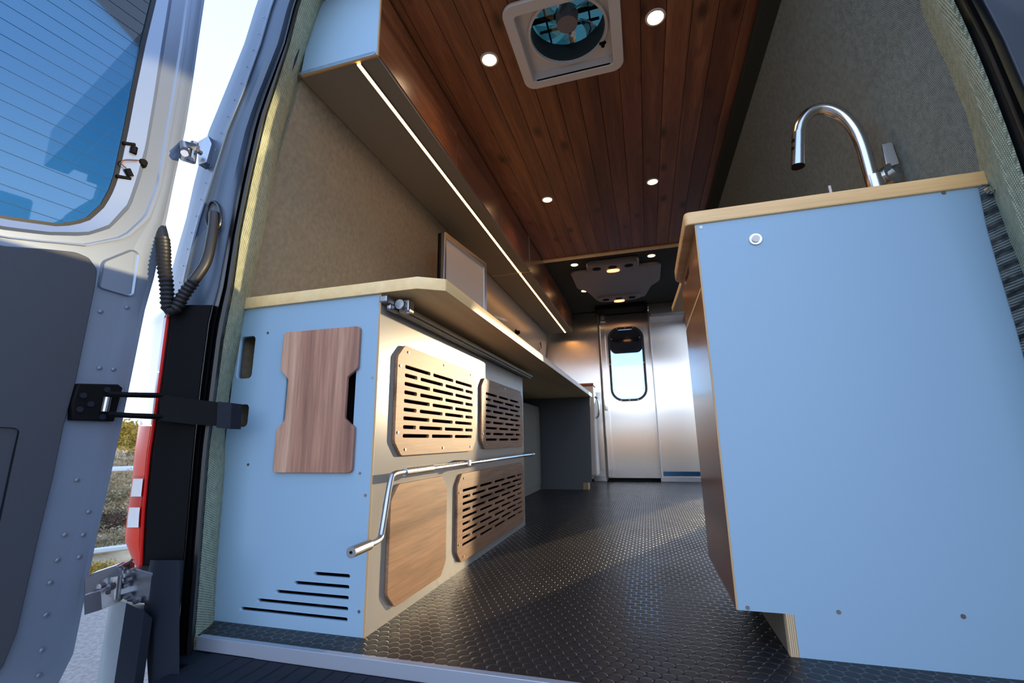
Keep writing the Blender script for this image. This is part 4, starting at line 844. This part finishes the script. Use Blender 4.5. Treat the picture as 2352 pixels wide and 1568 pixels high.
for i, (px_, ds_, r, h, lb) in enumerate(((256, 39, 1.1, 1.9, 'yellow autumn tree in the gap, nearest the open door edge'), (294, 47, 1.3, 2.0, 'olive green tree in the middle of the gap beside tail light'), (330, 33, .9, 1.5, 'orange-yellow tree touching the tail light outline'))):
    c = gpt(px_, ds_, -.76); t = thing('tree', lb, 'tree', tuple(c), 'trees beyond the verge')
    obj('trunk', tube([c, c+Vector((.1, 0, h*.8))], [.12, .07], 8), 'bark', t); obj('crown', leafball(c+Vector((0, 0, h)), r, (1.2, 1.2, 1), 2600, .09, i), 'leafy', t)
g = obj('added_bank', wallbm([(-60, -1.2), (60, -1.2), (60, -.74), (-60, -.74)], -48, -40), 'bank', origin=(0, 0, 0)); g['kind'] = 'structure'  # unseen bank added behind camera, coloured orange to warm the steel's reflection
for v in g.data.vertices:
    if v.co.z > -1 and v.co.y < -44 and v.co.z > -1: v.co.z = 1.5
lbs = ['grey brush clump closest to the van below the tail light', 'pinkish dry bush against the guard rail', 'grey-green shrub beside the open door edge', 'dry shrub just above the low white rail', 'tall dry bush behind the guard rail', 'yellowish grass clump above the hinge']
for i, (px_, ds_, r) in enumerate(((265, 7.4, .22), (268, 15.5, .5), (250, 11.5, .4), (285, 9.0, .26), (290, 23, .8), (270, 5.9, .12))):
    c = gpt(px_, ds_, -.76); tag(obj('bush', leafball(c+Vector((0, 0, r*.5)), r, (1.5, 1.5, .9), 2200, r*.07, 20+i), ('brush', 'dirt', 'brush', 'bark', 'dirt', 'leafy')[i]), lbs[i], 'bush', 'bushes on the verge')
def railat(px_, dist, z, h, name, label, cat, n):
    c = gpt(px_, dist, 0); sd = Vector((c.y, -c.x, 0)).normalized(); t = thing(name, label, cat, (c.x, c.y, -.76))
    a, b_ = c-sd*4, c+sd*4
    m_ = new(); add_tube(m_, [Vector((a.x, a.y, z)), Vector((b_.x, b_.y, z))], h, 6); obj('beam', m_, 'rail', t)
    for k in range(n):
        p = a+(b_-a)*(k+.5)/n; obj('post', tube([(p.x, p.y, -.76), (p.x, p.y, z)], h*.6, 8), 'rail', t)
railat(280, 18, -.22, .08, 'guard_rail', 'pale guard rail crossing the gap at tree foot height', 'rail', 4)
railat(260, 6.6, -.62, .03, 'low_rail', 'low white rail crossing the gap beside the lower tail light', 'rail', 4)
# ------------------------------------------------------------------ light
w = bpy.data.worlds.new('sky'); sc.world = w; w.use_nodes = True; nt = w.node_tree; L = nt.links.new
bg = nt.nodes['Background']; tc = nt.nodes.new('ShaderNodeTexCoord'); sp = nt.nodes.new('ShaderNodeSeparateXYZ'); L(tc.outputs['Generated'], sp.inputs[0])
r = ramp(nt, [(0, (1.3, 1.35, 1.4, 1)), (.02, (1.6, 1.8, 2.1, 1)), (.14, (1.35, 1.55, 1.9, 1)), (.3, (.85, 1.05, 1.4, 1)), (.55, (.48, .7, 1.12, 1)), (1, (.28, .48, .9, 1))])
r.color_ramp.interpolation = 'EASE'; L(sp.outputs['Z'], r.inputs[0])
# brighter towards the sun side
dt = nt.nodes.new('ShaderNodeVectorMath'); dt.operation = 'DOT_PRODUCT'; L(tc.outputs['Generated'], dt.inputs[0]); AZ = math.radians(65.3); EL = math.radians(7.6)
dt.inputs[1].default_value = (.1, .995, 0)
mr = nt.nodes.new('ShaderNodeMapRange'); mr.inputs['From Min'].default_value = -.3; mr.inputs['From Max'].default_value = .7; mr.inputs['To Min'].default_value = 2.0; mr.inputs['To Max'].default_value = 2.1; L(dt.outputs['Value'], mr.inputs['Value'])
L(r.outputs[0], bg.inputs['Color']); L(mr.outputs[0], bg.inputs['Strength'])
sun = bpy.data.lights.new('sun', 'SUN'); sun.energy = 5; sun.color = (1, .78, .48); sun.angle = math.radians(.6)
so = bpy.data.objects.new('sun', sun); col.objects.link(so)
sd = Vector((math.cos(AZ)*math.cos(EL), math.sin(AZ)*math.cos(EL), math.sin(EL))); so.rotation_euler = sd.to_track_quat('Z', 'Y').to_euler()
bl = bpy.data.lights.new('added_warm_spot', 'SPOT'); bl.energy = 6500; bl.color = (1, .76, .42); bl.spot_size = math.radians(5.6); bl.spot_blend = .15; bl.shadow_soft_size = .02  # unseen spot added for the warm patch on left door and trim
bo = bpy.data.objects.new('added_warm_spot', bl); col.objects.link(bo); bo.location = (7.5, .60, 1.20); bo.rotation_euler = (Vector((7.5, .60, 1.20))-Vector((-1.1, .84, 1.02))).to_track_quat('Z', 'Y').to_euler()
sc.view_settings.view_transform = 'Standard'; sc.view_settings.look = 'None'; sc.view_settings.gamma = 1; sc.view_settings.exposure = 0
